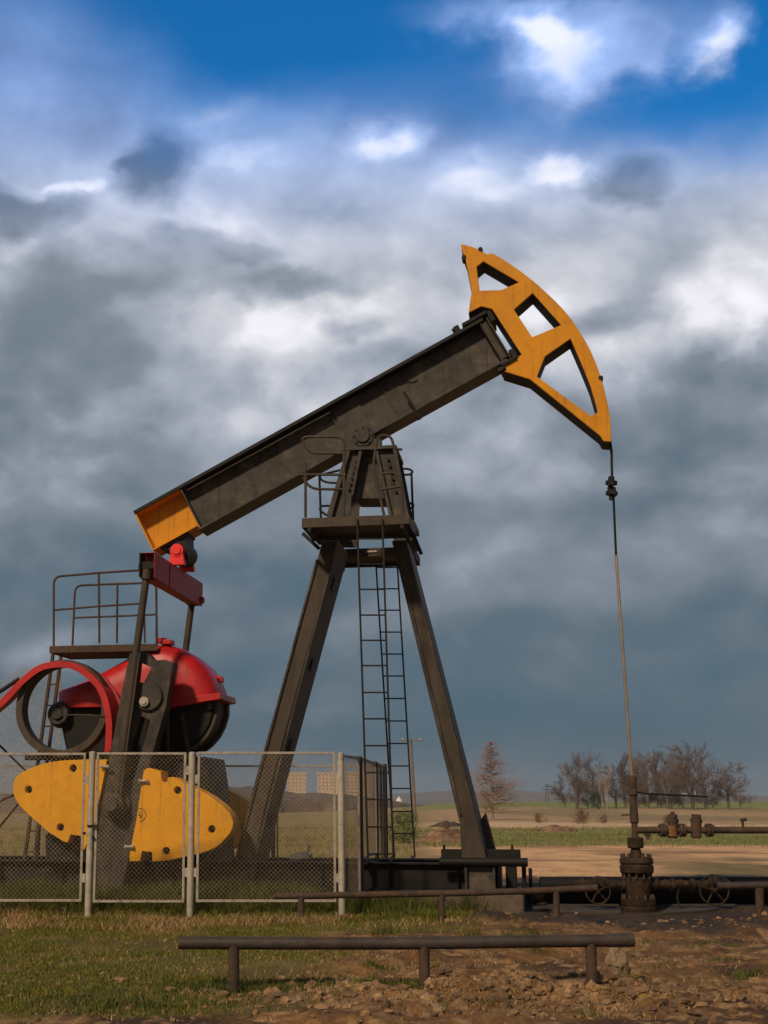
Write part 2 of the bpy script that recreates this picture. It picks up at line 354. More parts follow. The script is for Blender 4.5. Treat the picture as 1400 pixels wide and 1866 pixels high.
def height(x, y):
    near = (1 - ss(24, 40, y)) * ss(-2, 4, y)
    h = (fbm(x*.5, y*.5, 3, 1) - .5)*.10*near
    rough = 1 - cover(x, y)*.75
    h = h + (fbm(x*3.5, y*3.5, 4, 2) - .5)*.085*near*rough + (fbm(x*14, y*14, 3, 3) - .5)*.03*near*rough
    # heap of earth along the front rail
    m = np.exp(-((y-10.35-.15*np.sin(x*2))/.45)**2) * ss(-.2, .7, x) * (1 - ss(2.5, 3.2, x))
    h = h + m*(.02 + .19*np.clip(fbm(x*2.2, y*2.2, 3, 9) - .32, 0, 1) + .10*(fbm(x*9, y*9, 4, 12) - .5))
    m2 = np.exp(-((y-16.6)/.4)**2) * ss(1.8, 2.4, x) * (1 - ss(3.3, 3.6, x)); h = h + m2*.10
    m3 = np.exp(-((y-16.4)/.6)**2 - ((x-5.8)/.9)**2); h = h + m3*.10
    flat = ss(18.2, 18.5, y)*(1 - ss(21, 21.5, y))*(1 - ss(6.2, 7, np.abs(x-1)))
    h = h*(1 - flat)
    bank = ss(17.3, 18.0, y)*(1 - ss(18.65, 18.9, y))*(1 - ss(.2, .6, x)); h = h + bank*(.13 + .12*fbm(x*1.5, y*1.5, 3, 33))
    rut = np.exp(-((y - 13.6 - .35*np.sin(x*.6))/.16)**2) + np.exp(-((y - 15.0 - .35*np.sin(x*.6+.2))/.16)**2) + .6*np.exp(-((y - 12.2 + .2*x)/.12)**2)
    h = h - .055*rut*ss(1.6, 2.8, x)*(y < 18) + .05*ss(.55, .75, fbm(x*1.6, y*1.6, 4, 35))*near*rough
    h = h + 3.2*ss(110, 480, y)*ss(-.02, .16, x/np.maximum(y, 1))           # the far field climbs gently on the right
    h = h + (fbm(x*.05, y*.05, 3, 4) - .5)*.5*ss(40, 90, y)*(1-ss(300, 600, y))
    return h
def gz(x, y): return float(height(np.array([float(x)]), np.array([float(y)]))[0])
def axis(fine0, fine1, step, lo, hi, gro):
    a = list(np.arange(fine0, fine1, step)); s = step; x = fine1
    while x < hi: a.append(x); s *= gro; x += s
    a.append(hi); s = step; x = fine0 - step; b = []
    while x > lo: b.append(x); s *= gro; x -= s
    b.append(lo); return np.array(b[::-1] + a)
ax = axis(-3.4, 6.8, .032, -2500, 3000, 1.14); ay = axis(8.6, 12.2, .025, -60, 3200, 1.0125)
X, Y = np.meshgrid(ax, ay); X = X.ravel(); Y = Y.ravel(); H = height(X, Y)
nx, ny = len(ax), len(ay)
ii = np.arange((ny-1)*nx).reshape(ny-1, nx)[:, :-1].ravel()
quads = np.stack([ii, ii+1, ii+nx+1, ii+nx], 1)
me = bpy.data.meshes.new('ground'); me.vertices.add(len(X)); me.vertices.foreach_set('co', np.stack([X, Y, H], 1).ravel().astype(np.float32))
me.loops.add(len(quads)*4); me.loops.foreach_set('vertex_index', quads.ravel().astype(np.int32))
me.polygons.add(len(quads)); me.polygons.foreach_set('loop_start', (np.arange(len(quads))*4).astype(np.int32))
me.update(calc_edges=True); me.shade_smooth()
def ground_colour(X, Y):
    c = np.zeros((len(X), 3)); t = X/np.maximum(Y, 1)
    def lay(m, rgb):
        nonlocal c
        m = np.clip(m, 0, 1)[:, None]; c = c*(1-m) + np.array(rgb)*m
    w1 = (fbm(X*.06, Y*.03, 4, 21) - .5); w2 = fbm(X*.4, Y*.2, 4, 22) - .5; w3 = fbm(X*1.3, Y*1.3, 5, 23); w4 = fbm(X*7, Y*7, 4, 24)
    D = Y*(1 + w1*.14)
    lay(np.ones(len(X)), (.165, .088, .034))                                    # bare earth
    lay(ss(.5, .68, w3), (.070, .038, .019))
    lay(ss(.52, .66, w4)*.65, (.40, .24, .11))
    lay(ss(.56, .7, fbm(X*.8, Y*.8, 4, 31))*.6, (.25, .125, .045))
    # sandy yard behind the well
    lay(ss(23.5, 27, D), (.62, .37, .185)); lay(ss(23.5, 27, D)*ss(.50, .62, fbm(X*.5, Y*.16, 5, 40))*.6, (.24, .135, .07))
    lay(ss(.48, .6, fbm(X*.25, Y*.12, 4, 41))*ss(24, 28, D)*(1-ss(36, 42, D))*ss(.24, .29, t)*.8, (.11, .105, .035))
    for k_, (yy, wd_) in enumerate(((25.2, .35), (27.5, .5), (31, .6), (36, .9), (43, 1.0))):
        lay((1-ss(0, 1, np.abs(Y - yy - 1.6*(fbm(X*.12, Y*0+k_, 3, 90+k_)-.5)*wd_*3)/wd_))*ss(.40, .55, fbm(X*.3, Y*.3, 3, 95+k_))*ss(2, 4, X)*.75, (.15, .085, .045))
    # green strip, track, dry grass, green field
    gr = ss(49, 53, D)*(1 - ss(84, 92, D))
    lay(gr, (.150, .170, .028)); lay(gr*ss(.46, .58, w2+.5)*.65, (.25, .20, .085))
    lay(ss(84, 92, D), (.56, .38, .22)); lay(ss(120, 132, D), (.38, .25, .125)); lay(ss(120, 132, D)*ss(.5, .6, fbm(X*.05, Y*.01, 4, 44))*.6, (.17, .14, .06))
    lay(ss(250, 290, D*(1+.2*w1)), (.19, .21, .045)); lay(ss(620, 700, D), (.20, .16, .08))
    # rough olive meadow to the left behind the machine
    lf = (1 - ss(.075, .115, t + w2*.02))*ss(21.5, 23.5, Y)
    lay(lf, (.22, .165, .045)); lay(lf*ss(.45, .6, fbm(X*.5, Y*.25, 5, 50)), (.30, .20, .085)); lay(lf*ss(90, 140, Y)*.6, (.27, .20, .08))
    g = cover(X, Y)*(Y < 30)
    lay(g*.95, (.105, .096, .016)); lay(g*ss(.42, .58, w3)*.8, (.16, .110, .034)); lay(g*ss(.50, .64, w4)*.5, (.20, .13, .055))
    # oil soaked ground round the well
    oil = np.exp(-(((X-4.6)/2.6)**4 + ((Y-18.0)/2.5)**4))
    lay(ss(.25, .7, oil + (fbm(X*1.5, Y*1.5, 4, 60)-.5)*.9)*.88, (.030, .023, .020))
    lay((1-ss(.0, 1., np.abs(Y-23.2)/1.6 + w2))*ss(1.5, 2.5, X)*.7, (.06, .032, .022))
    puddle = ss(.62, .72, fbm(X*.7+4, Y*1.1, 3, 61))*ss(2.5, 3.2, X)*(1-ss(13.5, 15, Y)); lay(puddle*.75, (.045, .028, .022))
    return c
gc = ground_colour(X, Y); ca = me.color_attributes.new('cover', 'FLOAT_COLOR', 'POINT')
ca.data.foreach_set('color', np.concatenate([gc, np.ones((len(X), 1))], 1).ravel().astype(np.float32))
gm = bpy.data.materials.new('earth'); gm.use_nodes = True; t = gm.node_tree; L = t.links.new; b = t.nodes['Principled BSDF']
at = N(t, 'ShaderNodeAttribute', attribute_name='cover'); tc = N(t, 'ShaderNodeTexCoord')
n1 = N(t, 'ShaderNodeTexNoise'); n1.inputs['Scale'].default_value = 22; n1.inputs['Detail'].default_value = 10; n1.inputs['Roughness'].default_value = .75; L(tc.outputs['Object'], n1.inputs[0])
n3 = N(t, 'ShaderNodeTexNoise'); n3.inputs['Scale'].default_value = 1.1; n3.inputs['Detail'].default_value = 12; n3.inputs['Roughness'].default_value = .7
mp = N(t, 'ShaderNodeMapping'); mp.inputs['Scale'].default_value = (1, .45, 1); L(tc.outputs['Object'], mp.inputs[0]); L(mp.outputs[0], n3.inputs[0])
r1 = N(t, 'ShaderNodeMapRange'); L(n1.outputs[0], r1.inputs[0]); r1.inputs[1].default_value = .3; r1.inputs[2].default_value = .7; r1.inputs[3].default_value = .5; r1.inputs[4].default_value = 1.5
r3 = N(t, 'ShaderNodeMapRange'); L(n3.outputs[0], r3.inputs[0]); r3.inputs[1].default_value = .3; r3.inputs[2].default_value = .7; r3.inputs[3].default_value = .62; r3.inputs[4].default_value = 1.4
mm = N(t, 'ShaderNodeMath', operation='MULTIPLY'); L(r1.outputs[0], mm.inputs[0]); L(r3.outputs[0], mm.inputs[1])
vs = N(t, 'ShaderNodeVectorMath', operation='SCALE'); L(at.outputs['Color'], vs.inputs[0]); L(mm.outputs[0], vs.inputs['Scale']); L(vs.outputs[0], b.inputs['Base Color'])
b.inputs['Roughness'].default_value = .92; b.inputs['Specular IOR Level'].default_value = .25
bp = N(t, 'ShaderNodeBump'); bp.inputs['Strength'].default_value = .7; bp.inputs['Distance'].default_value = .03; L(n1.outputs[0], bp.inputs['Height']); L(bp.outputs[0], b.inputs['Normal'])
me.materials.append(gm); go = bpy.data.objects.new('ground', me); col.objects.link(go); tag(go, kind='structure')

# ------------------------------------------------------------------ grass (nobody could count it)
def blades(name, xs, ys, hs, ws, cols, lean, label, rough=.8):
    n = len(xs); z = height(xs, ys); a = rng.uniform(0, 2*np.pi, n); la = rng.uniform(0, 2*np.pi, n)
    dx, dy = np.cos(a)*ws, np.sin(a)*ws; lx, ly = np.cos(la)*lean*hs, np.sin(la)*lean*hs
    base = np.stack([xs, ys, z-.005], 1)
    v = np.empty((n, 5, 3)); v[:, 0] = base - np.stack([dx, dy, 0*dx], 1); v[:, 1] = base + np.stack([dx, dy, 0*dx], 1)
    m = base + np.stack([lx*.35, ly*.35, hs*.6], 1); v[:, 2] = m + np.stack([dx, dy, 0*dx], 1)*.7; v[:, 3] = m - np.stack([dx, dy, 0*dx], 1)*.7
    v[:, 4] = base + np.stack([lx, ly, hs*np.sqrt(np.clip(1 - .5*lean**2, .15, 1))], 1)
    o = np.arange(n)[:, None]*5; me = bpy.data.meshes.new(name)
    me.vertices.add(n*5); me.vertices.foreach_set('co', v.ravel().astype(np.float32))
    idx = np.concatenate([o+[0, 1, 2, 3], o+[3, 2, 4]], 1); me.loops.add(n*7); me.loops.foreach_set('vertex_index', idx.ravel().astype(np.int32))
    st = np.stack([np.arange(n)*7, np.arange(n)*7+4], 1).ravel(); me.polygons.add(n*2); me.polygons.foreach_set('loop_start', st.astype(np.int32))
    me.update(calc_edges=True)
    ca = me.color_attributes.new('tone', 'FLOAT_COLOR', 'POINT'); c = np.repeat(np.concatenate([cols, np.ones((n, 1))], 1), 5, 0)
    ca.data.foreach_set('color', c.ravel().astype(np.float32))
    m = bpy.data.materials.new(name); m.use_nodes = True; q = m.node_tree.nodes['Principled BSDF']; q.inputs['Roughness'].default_value = rough; q.inputs['Specular IOR Level'].default_value = .2
    m.node_tree.links.new(N(m.node_tree, 'ShaderNodeAttribute', attribute_name='tone').outputs['Color'], q.inputs['Base Color'])
    me.materials.append(m); ob = bpy.data.objects.new(name, me); col.objects.link(ob); tag(ob, label, 'grass', kind='stuff'); return ob
def tones(n, pal, p):
    k = rng.choice(len(pal), n, p=p); return np.array(pal)[k]*rng.uniform(.7, 1.3, (n, 1))
GREEN = [(.115, .135, .011), (.068, .092, .010), (.20, .155, .028), (.32, .22, .08)]
n = 230000; xs = rng.uniform(-3.1, 2.9, n); ys = 9.0 + (18.6-9.0)*rng.uniform(0, 1, n)**1.15
g = cover(xs, ys)*np.clip((fbm(xs*1.6, ys*1.6, 4, 70)-.36)*3.6, .06, 1.1); k = rng.uniform(0, 1, n) < g*.95; xs, ys = xs[k], ys[k]
hh = (.018 + .035*fbm(xs*1.5, ys*1.5, 3, 71)**1.5 + .07*ss(15.6, 17, ys)*fbm(xs*2, ys*2, 2, 72))*rng.uniform(.5, 1.4, len(xs))
blades('grass', xs, ys, hh, .0022+.0016*rng.uniform(0, 1, len(xs)), tones(len(xs), GREEN, [.42, .28, .20, .10]), rng.uniform(.2, .9, len(xs)), 'short olive green grass covering the ground in front of the fence')
# dead straw in clumps along the fence and over the bare earth
cx, cy = [], []
for i in range(40):
    x = rng.uniform(-3.6, 1.6); y = rng.normal(16.55, .42); s = rng.uniform(.06, .26)
    if x > .6 and rng.uniform() < .5: continue
    m = int(rng.uniform(30, 260)); cx.append(rng.normal(x, s, m)); cy.append(rng.normal(y, s*.7, m))
for i in range(420):
    x = rng.uniform(-3.0, 2.2); y = rng.uniform(9.4, 16.5); m = int(rng.uniform(3, 22)); cx.append(rng.normal(x, .07, m)); cy.append(rng.normal(y, .07, m))
for i in range(260):
    x = rng.uniform(-1.2, 5.5); y = rng.uniform(9.3, 14.5); m = int(rng.uniform(4, 26)); cx.append(rng.normal(x, .06, m)); cy.append(rng.normal(y, .06, m))
for i in range(150):
    x = rng.uniform(.2, 2.8); y = rng.normal(10.3, .25); m = int(rng.uniform(8, 40)); cx.append(rng.normal(x, .06, m)); cy.append(rng.normal(y, .06, m))
xs, ys = np.concatenate(cx), np.concatenate(cy); k = (ys < 18.5) & (ys > 8.8); xs, ys = xs[k], ys[k]
hh = np.where(ys > 15.9, .13, .045)*rng.uniform(.3, 1.2, len(xs))
blades('straw', xs, ys, hh, .0026+0*xs, tones(len(xs), [(.42, .27, .12), (.28, .17, .07), (.52, .36, .19)], [.45, .35, .2]), rng.uniform(.8, 1.6, len(xs)), 'dead pale straw lying along the fence and over the bare earth')
# darker green weeds round the rail posts
cx, cy = [], []
for (px, py, s, m) in [(530, 1795, .16, 900), (500, 1805, .12, 500), (700, 1800, .16, 900), (745, 1805, .1, 350), (820, 1795, .08, 200), (400, 1800, .3, 1800), (250, 1830, .35, 1500), (640, 1665, .4, 2500), (740, 1668, .35, 1800), (500, 1660, .5, 2500), (850, 1668, .2, 400), (80, 1655, .5, 2500), (260, 1655, .5, 2500), (60, 1620, .6, 2500), (330, 1620, .7, 3000), (-60, 1640, .5, 2500), (150, 1625, .9, 5000), (480, 1625, .7, 3500)]:
    c = G(px, py); cx.append(rng.normal(c.x, s, m)); cy.append(rng.normal(c.y, s*.6, m))
for i in range(60): x = rng.uniform(.6, 6.0); y = rng.uniform(9.4, 15.5); m = int(rng.uniform(10, 90)); cx.append(rng.normal(x, .07, m)); cy.append(rng.normal(y, .06, m))
cx.append(rng.uniform(-3.6, .55, 9000)); cy.append(rng.uniform(17.45, 18.7, 9000))
xs, ys = np.concatenate(cx), np.concatenate(cy); k = (ys < 18.75) & (ys > 9); xs, ys = xs[k], ys[k]
hh = np.where(ys > 17.6, .26, np.where(ys > 15, .15, .07))*rng.uniform(.3, 1.2, len(xs))
blades('weeds', xs, ys, hh, .0035+0*xs, tones(len(xs), [(.055, .072, .014), (.085, .105, .018), (.16, .14, .03)], [.45, .4, .15]), rng.uniform(.2, .9, len(xs)), 'dark green weeds growing round the rail posts and under the fence')
# rough meadow behind the machine and tufts of the green strip
n = 60000; ys = 22 + 75*rng.uniform(0, 1, n)**1.6; tt = rng.uniform(-.24, .40, n); xs = tt*ys
keep = ((tt < .09) | ((ys > 49) & (ys < 92))) & (rng.uniform(0, 1, n) < fbm(xs*.5, ys*.3, 3, 80)*1.2); xs, ys = xs[keep], ys[keep]
hh = rng.uniform(.04, .16, len(xs))*np.where(ys > 49, 1.1, 1.3)
blades('meadow_grass', xs, ys, hh, .006+.00015*ys, tones(len(xs), [(.20, .18, .045), (.29, .20, .08), (.15, .17, .035)], [.4, .3, .3]), rng.uniform(.2, .9, len(xs)), 'rough olive meadow grass behind the machine and along the far green strip')

# ------------------------------------------------------------------ clods and gravel
def stone_verts(r, seed, sub=1):
    bm = bmesh.new(); bmesh.ops.create_icosphere(bm, subdivisions=sub, radius=1); q = np.random.default_rng(seed)
    s = q.uniform(.55, 1.15, 3); s[2] *= .7; off = [v.co*(q.uniform(.86, 1.12) + .5*noise.noise(v.co*1.3 + Vector((seed, 0, 0)))) for v in bm.verts]
    out = [(c.x*s[0]*r, c.y*s[1]*r, c.z*s[2]*r) for c in off]; fs = [tuple(v.index for v in f.verts) for f in bm.faces]; bm.free(); return out, fs
proto = [stone_verts(1, 100+i) for i in range(14)]
proto = [stone_verts(1, 100+i, 2) for i in range(14)]
def gravel(name, pts, m, label, kind='stuff'):
    V, Fc = [], []
    for i, (x, y, r) in enumerate(pts):
        vs, fs = proto[i % 14]; a = random.uniform(0, 6.28); ca_, sa = math.cos(a), math.sin(a); z = gz_arr[i]; n0 = len(V)
        V += [(x+(p[0]*ca_-p[1]*sa)*r, y+(p[0]*sa+p[1]*ca_)*r, z+p[2]*r+r*.15) for p in vs]; Fc += [tuple(k+n0 for k in f) for f in fs]
    me = bpy.data.meshes.new(name); me.from_pydata(V, [], Fc); me.materials.append(M[m]); me.shade_smooth(); me.set_sharp_from_angle(angle=R(24))
    o = bpy.data.objects.new(name, me); col.objects.link(o); return tag(o, label, 'gravel', kind=kind)
pts = []
for i in range(3800):
    x = rng.normal(1.5, 1.1); y = rng.normal(10.5, .55); pts.append((x, y, .004 + .062*rng.uniform()**6))
for i in range(2600):
    x = rng.uniform(-2, 6.6); y = rng.uniform(9.1, 16.5)
    if cover(np.array([x]), np.array([y]))[0] < .5 or rng.uniform() < .06: pts.append((x, y, .005 + .022*rng.uniform()**3.5))
for i in range(170):
    x = rng.uniform(1.6, 6.4); y = rng.normal(16.6, .35); pts.append((x, y, .01 + .035*rng.uniform()**3))
pts = [p for p in pts if p[1] > 8.9]; gz_arr = height(np.array([p[0] for p in pts]), np.array([p[1] for p in pts]))
gravel('earth_clods', pts, 'clod', 'crumbled brown clods and gravel strewn along the front pipe rail')
STONES = [(1127, 1775, .11, 'tallest tan stone standing just right of the last post of the front rail', .9), (797, 1838, .05, 'pointed pale stone on the bare earth in the foreground, the second largest', 0),
          (565, 1812, .03, 'round cream stone in the weeds near the middle post of the front rail', 0), (598, 1816, .028, 'small pale stone between the round cream stone and the middle rail post', 0),
          (545, 1830, .03, 'flat tan stone at the front edge of the bare earth, left of the rail middle', 0), (302, 1719, .03, 'lone pale stone in the grass beside the left end of the front rail', 0)]
for k, (px, py, r, lab, up) in enumerate(STONES):
    c = G(px, py); z = gz(c.x, c.y); bm = bmesh.new(); bmesh.ops.create_icosphere(bm, subdivisions=4, radius=1); fs = [tuple(v.index for v in f.verts) for f in bm.faces]; vs = []
    for v in bm.verts:
        p = v.co.copy(); c8 = Vector((round(p.x*1.6)/1.6, round(p.y*1.6)/1.6, round(p.z*1.6)/1.6)); p = p.lerp(c8, .45)
        q_ = p*(1 + .35*noise.noise(p*1.1+Vector((k*3, 0, 0))) + .16*noise.noise(p*3+Vector((k*3, 5, 0))) + .06*noise.noise(p*9)); vs.append((q_.x*r*.8, q_.y*r*.7, q_.z*r))
    bm.free(); mb = MB(); mb.add([(v[0], v[1], v[2]*(1.5 if up else .9)) for v in vs], fs)
    o = mb.build('stone', 'stone', smooth=40); o.location = (c.x, c.y, z + r*(.7 if up else .3)); tag(o, lab, 'stone', 'loose stones on the bare earth')

# ------------------------------------------------------------------ far hills
def hill(name, y, prof, depth, seed, m='hill', amp=1.):
    xs_ = np.linspace(prof[0][0], prof[-1][0], 260); zz = np.interp(xs_, [p[0] for p in prof], [p[1] for p in prof])
    zz = zz + ((fbm(xs_/60, xs_*0, 4, seed)-.5)*5 + (fbm(xs_/9, xs_*0, 3, seed+5)-.5)*2.2)*amp
    secs = [(0, 0, -8), (.2, .45, 0), (.5, .85, 0), (.8, 1, 0), (1.2, .9, 0), (1.8, .4, 0), (2.2, 0, -8)]
    V = []; 
    for i, (a, hgt, dz) in enumerate(secs):
        for x, z in zip(xs_, zz): V.append((x, y + a*depth + random.uniform(-8, 8), z*hgt*(1 + random.uniform(-.03, .03)) + dz))
    n = len(xs_); Fc = [(j*n+i, j*n+i+1, (j+1)*n+i+1, (j+1)*n+i) for j in range(len(secs)-1) for i in range(n-1)]
    me = bpy.data.meshes.new(name); me.from_pydata(V, [], Fc); me.materials.append(M[m]); me.shade_smooth(); o = bpy.data.objects.new(name, me); col.objects.link(o); return tag(o, kind='structure')
def hp(px, py, Yd): p = W(px, py, Yd); return (p.x, max(p.z, .5))
hill('hills', 2300, [(-2600, 30)] + [hp(px, py, 2500) for px, py in [(-100, 1446), (200, 1444), (480, 1441), (700, 1446), (800, 1441), (900, 1443), (960, 1441), (1050, 1446), (1150, 1452), (1280, 1450), (1400, 1452), (1500, 1455)]] + [(3200, 26)], 260, 3)
hill('near_hill', 330, [(-420, 6)] + [hp(px, py, 420) for px, py in [(-60, 1450), (60, 1447), (160, 1446), (250, 1440), (400, 1436), (450, 1438), (540, 1446), (640, 1449), (700, 1456), (750, 1466), (800, 1476)]] + [(110, -1.)], 90, 8, 'scrub', .5)

# ------------------------------------------------------------------ the pumping unit: local frame u (along the beam, to the well), v (depth), z
YAW = R(10.5); ROOT = Vector((1.22, 19.5, 0))
UA = Vector((math.cos(YAW), -math.sin(YAW), 0)); VA = Vector((math.sin(YAW), math.cos(YAW), 0))
def P(px, py, v):                                   # point of the photo on the machine's plane v
    d = ray(px, py); t = (v - (C0 - ROOT).dot(VA)) / d.dot(VA); p = C0 + d*t - ROOT
    return Vector((p.dot(UA), v, p.z))
def PL(pts, v): return [(q.x, q.z) for q in (P(x, y, v) for x, y in pts)]
def PT(pts, v): return [P(x, y, v) for x, y in pts]
pump = empty('pumpjack', ROOT, -YAW)
tag(pump, 'big oil pumpjack with dark steel beam, orange horse head and yellow counterweights', 'pumpjack')

# skid and pedestal
def ibeam(mb, p, q, h, b, t=.025, side=(0, 1, 0)):
    p, q = Vector(p), Vector(q); d = (q-p).normalized(); s = Vector(side); up = s.cross(d).normalized(); up = up if up.z > 0 else -up
    mb.bar(p+up*(h/2-t/2), q+up*(h/2-t/2), t, b, side); mb.bar(p-up*(h/2-t/2), q-up*(h/2-t/2), t, b, side); mb.bar(p, q, h-2*t-.001, .02, side)
zt = P(700, 1572, -.85).z; zb = zt - .36; uR = P(905, 1600, -.85).x; uL = -6.2
m = MB()
for v in (-.75, .75): ibeam(m, (uL, v, (zt+zb)/2), (uR, v, (zt+zb)/2), zt-zb, .2)
for u in np.arange(uL+.4, uR-.3, 1.15): m.box((u-.05, -.64, zb+.03), (u+.05, .64, zt-.03))
for u in np.arange(uL+.2, uR, .9):
    for v in (-.85,): m.box((u-.008, v+.003, zb+.026), (u+.008, v+.09, zt-.026))
m.box((uR+.003, -.83, zb), (uR+.025, .83, zt))
m.build('skid', 'black_steel', pump, .004)
m = MB()                                             # cross beams with their clamp bolts at the well end
u0 = P(800, 1560, -.85).x; u1 = P(962, 1560, -.85).x
for v, z0, ua, ub in ((-1.0, P(880, 1571, -1.0).z, u0+.02, u1), (-.35, P(880, 1560, -.85).z+.02, u0, u1-.1)):
    m.cyl((ua, v, z0), (ub, v, z0), .055, n=14) if v < -.9 else m.box((ua, v-.09, z0-.06), (ub, v+.09, z0+.05))
for px in (810, 934): p = P(px, 1556, -.35); m.cyl((p.x, -.35, p.z-.02), (p.x, -.35, p.z+.12), .018, n=8); m.cyl((p.x, -.35, p.z+.02), (p.x, -.35, p.z+.06), .034, n=6)
m.build('clamp_beam', 'black_steel', pump, .004)
m = MB(); a = P(842, 1574, -1.02).x; b_ = P(906, 1574, -1.02).x
zq = P(870, 1574, -1.02).z
m.box((a+.03, -.995, zb-.1), (a+.06, -.86, zq)); m.box((b_-.06, -.995, zb-.1), (b_-.03, -.86, zq)); m.box((a+.06, -.93, zb-.1), (b_-.06, -.90, zq)); m.box((a-.02, -1.04, zq+.001), (b_+.02, .7, zq+.03))
m.build('foot_bracket', 'dark_steel', pump, .004)
m = MB(); u = P(940, 1600, .2).x
m.box((u-.12, -.3, .25), (u+.02, .3, zt+.0)); m.cyl((u+.12, -.1, .05), (u+.12, -.1, zt-.06), .03); m.cyl((u+.2, .2, .05), (u+.2, .2, zt-.1), .025)
m.build('end_bracket', 'black_steel', pump, .004)

# tower legs
def leg(poly, name='leg'):
    o = plate(name, PL(poly, -.5), [], -.5, .6, 'brown_steel', pump, .012); return o
legL = leg([(588, 984), (616, 984), (525, 1318), (482, 1476), (462, 1571), (428, 1571), (460, 1440), (494, 1320), (577, 1025)])
legR = leg([(714, 985), (741, 985), (780, 1140), (827, 1320), (873, 1500), (888, 1571), (842, 1571), (838, 1500), (796, 1320), (753, 1140), (724, 1025)])
m = MB()                                              # raised channel edges on the legs' faces
for a, c in (((578, 1020), (430, 1568)), ((606, 1022), (464, 1568)), ((728, 1020), (840, 1486)), ((748, 1022), (886, 1568))):
    p, q = P(*a, -.505), P(*c, -.505); m.bar(p, q, .03, .05)
m.build('channel_edge', 'dark_steel', pump, .003, each=1)
m = MB()                                              # thin black patches give the shade of openings between the inner battens
for t_ in (.06, .34, .62, .88):
    a = Vector((606.5, 1022)).lerp(Vector((464, 1560)), t_); p = P(a.x, a.y, -.5); d = (P(470, 1560, -.5)-P(618, 1022, -.5)).normalized()
    c = p + Vector((.004, .55, 0)); m.bar(c - d*.09, c + d*.09, .012, .22)
m.build('opening_shade', 'black_steel', pump, each=1)
p0 = P(884, 1500, .5); m = MB(); m.prism(PL([(886, 1480), (908, 1562), (880, 1566), (872, 1500)], .1), .08, .12); m.build('gusset', 'dark_steel', pump)

# tower head
hd = MB(); hv = -.42
top = P(660, 822, hv).z
hd.prism(PL([(632, 822), (657, 822), (641, 905), (637, 978), (589, 978), (597, 940)], hv), hv, hv+.03)
hd.prism(PL([(684, 822), (722, 815), (746, 942), (752, 985), (718, 985), (710, 942)], hv), hv, hv+.03)
hd.prism(PL([(632, 822), (640, 822), (604, 950), (597, 940)], hv), hv-.07, hv+.001-.002)
hd.prism(PL([(716, 815), (722, 815), (746, 942), (739, 942)], hv), hv-.07, hv-.002)
hd.prism(PL([(655, 824), (661, 824), (645, 905), (641, 905)], hv), hv-.07, hv-.002)
hd.prism(PL([(684, 824), (690, 824), (716, 942), (710, 942)], hv), hv-.07, hv-.002)
hd.prism(PL([(632, 822), (657, 822), (641, 905), (637, 978), (589, 978), (597, 940)], hv), .42, .45)
hd.prism(PL([(684, 822), (722, 815), (746, 942), (752, 985), (718, 985), (710, 942)], hv), .42, .45)
hd.prism(PL([(656, 830), (686, 830), (699, 905), (646, 905)], hv), -.30, .30)
zz = P(680, 815, hv).z; ua = P(630, 820, hv).x; ub = P(724, 820, hv).x
hd.box((ua, -.5, zz-.05), (ub, .5, zz))
for x in (590, 725): 
    u = P(x+15, 975, hv).x; hd.box((u-.12, -.385, P(0, 985, hv).z-.0), (u+.12, .415, P(0, 975, hv).z))
hd.build('tower_head', 'dark_steel', pump, .004)
bl = MB()
for t_ in np.linspace(0, 1, 6):
    for (a, c) in (((650, 842), (637, 892)), ((634, 848), (620, 896)), ((728-20, 838), (722, 896))):
        x = a[0]+(c[0]-a[0])*t_; y = a[1]+(c[1]-a[1])*t_; p = P(x, y, hv); bl.cyl(p, p - Vector((0, .035, 0)), .022, n=6)
bl.build('bolt', 'black_steel', pump, each=1)
m = MB(); c = P(664, 800, -.30)                        # saddle bearing
for s in (-1, 1):
    m.cyl((c.x, s*.30, c.z), (c.x, s*.48, c.z), .155, n=28); m.cyl((c.x, s*.48, c.z), (c.x, s*.51, c.z), .10, n=24)
    m.box((c.x-.26, min(s*.29, s*.46), zz+.002), (c.x+.26, max(s*.29, s*.46), c.z-.05))
    for k in range(8): a_ = k*math.pi/4; q = Vector((c.x+.128*math.cos(a_), s*.48, c.z+.128*math.sin(a_))); m.cyl(q, q+Vector((0, s*.02, 0)), .014, n=6)
m.build('saddle_bearing', 'dark_steel', pump, .006, each=11)

# working platforms on both sides of the tower
vf = -1.6; zf = P(650, 950, vf).z; ul = P(550, 950, vf).x; ur = P(746, 950, vf).x
for s, va, vb in ((0, -1.6, -.62), (1, .72, 1.65)):
    if s: ur -= .14
    m = MB(); m.box((ul, va, zf-.06), (ur, va+.03, zf+.07)); m.box((ul, vb-.03, zf-.06), (ur, vb, zf+.07)); m.box((ul+.003, va+.03, zf+.0), (ur-.003, vb-.03, zf+.03))
    m.box((ul, va+.031, zf-.06), (ul+.02, vb-.031, zf+.07)); m.box((ur-.02, va+.031, zf-.06), (ur, vb-.031, zf+.07))
    o = m.build('platform', 'rusty_steel' if s else 'brown_steel', pump, .003)
    m = MB()
    for u in (ul+.1, ur-.1):
        m.bar((u, -.62 if not s else .72, zf-.09), (u, va if not s else vb, zf-.09), .05, .05, (1, 0, 0))
    m.build('platform_bracket', 'black_steel', pump, each=1)
m = MB(); p = P(677, 1005, .71); m.box((p.x-.08, .70, p.z-.012), (p.x+.08, .716, p.z+.012)); m.build('label_plate', 'white_cap', pump)
m = MB()
for (x, y, x2, y2) in ((552, 972, 582, 1000), (748, 960, 768, 1010)): m.bar(P(x, y, -.9), P(x2, y2, -.9), .05, .06)
m.build('platform_stay', 'black_steel', pump, each=1)
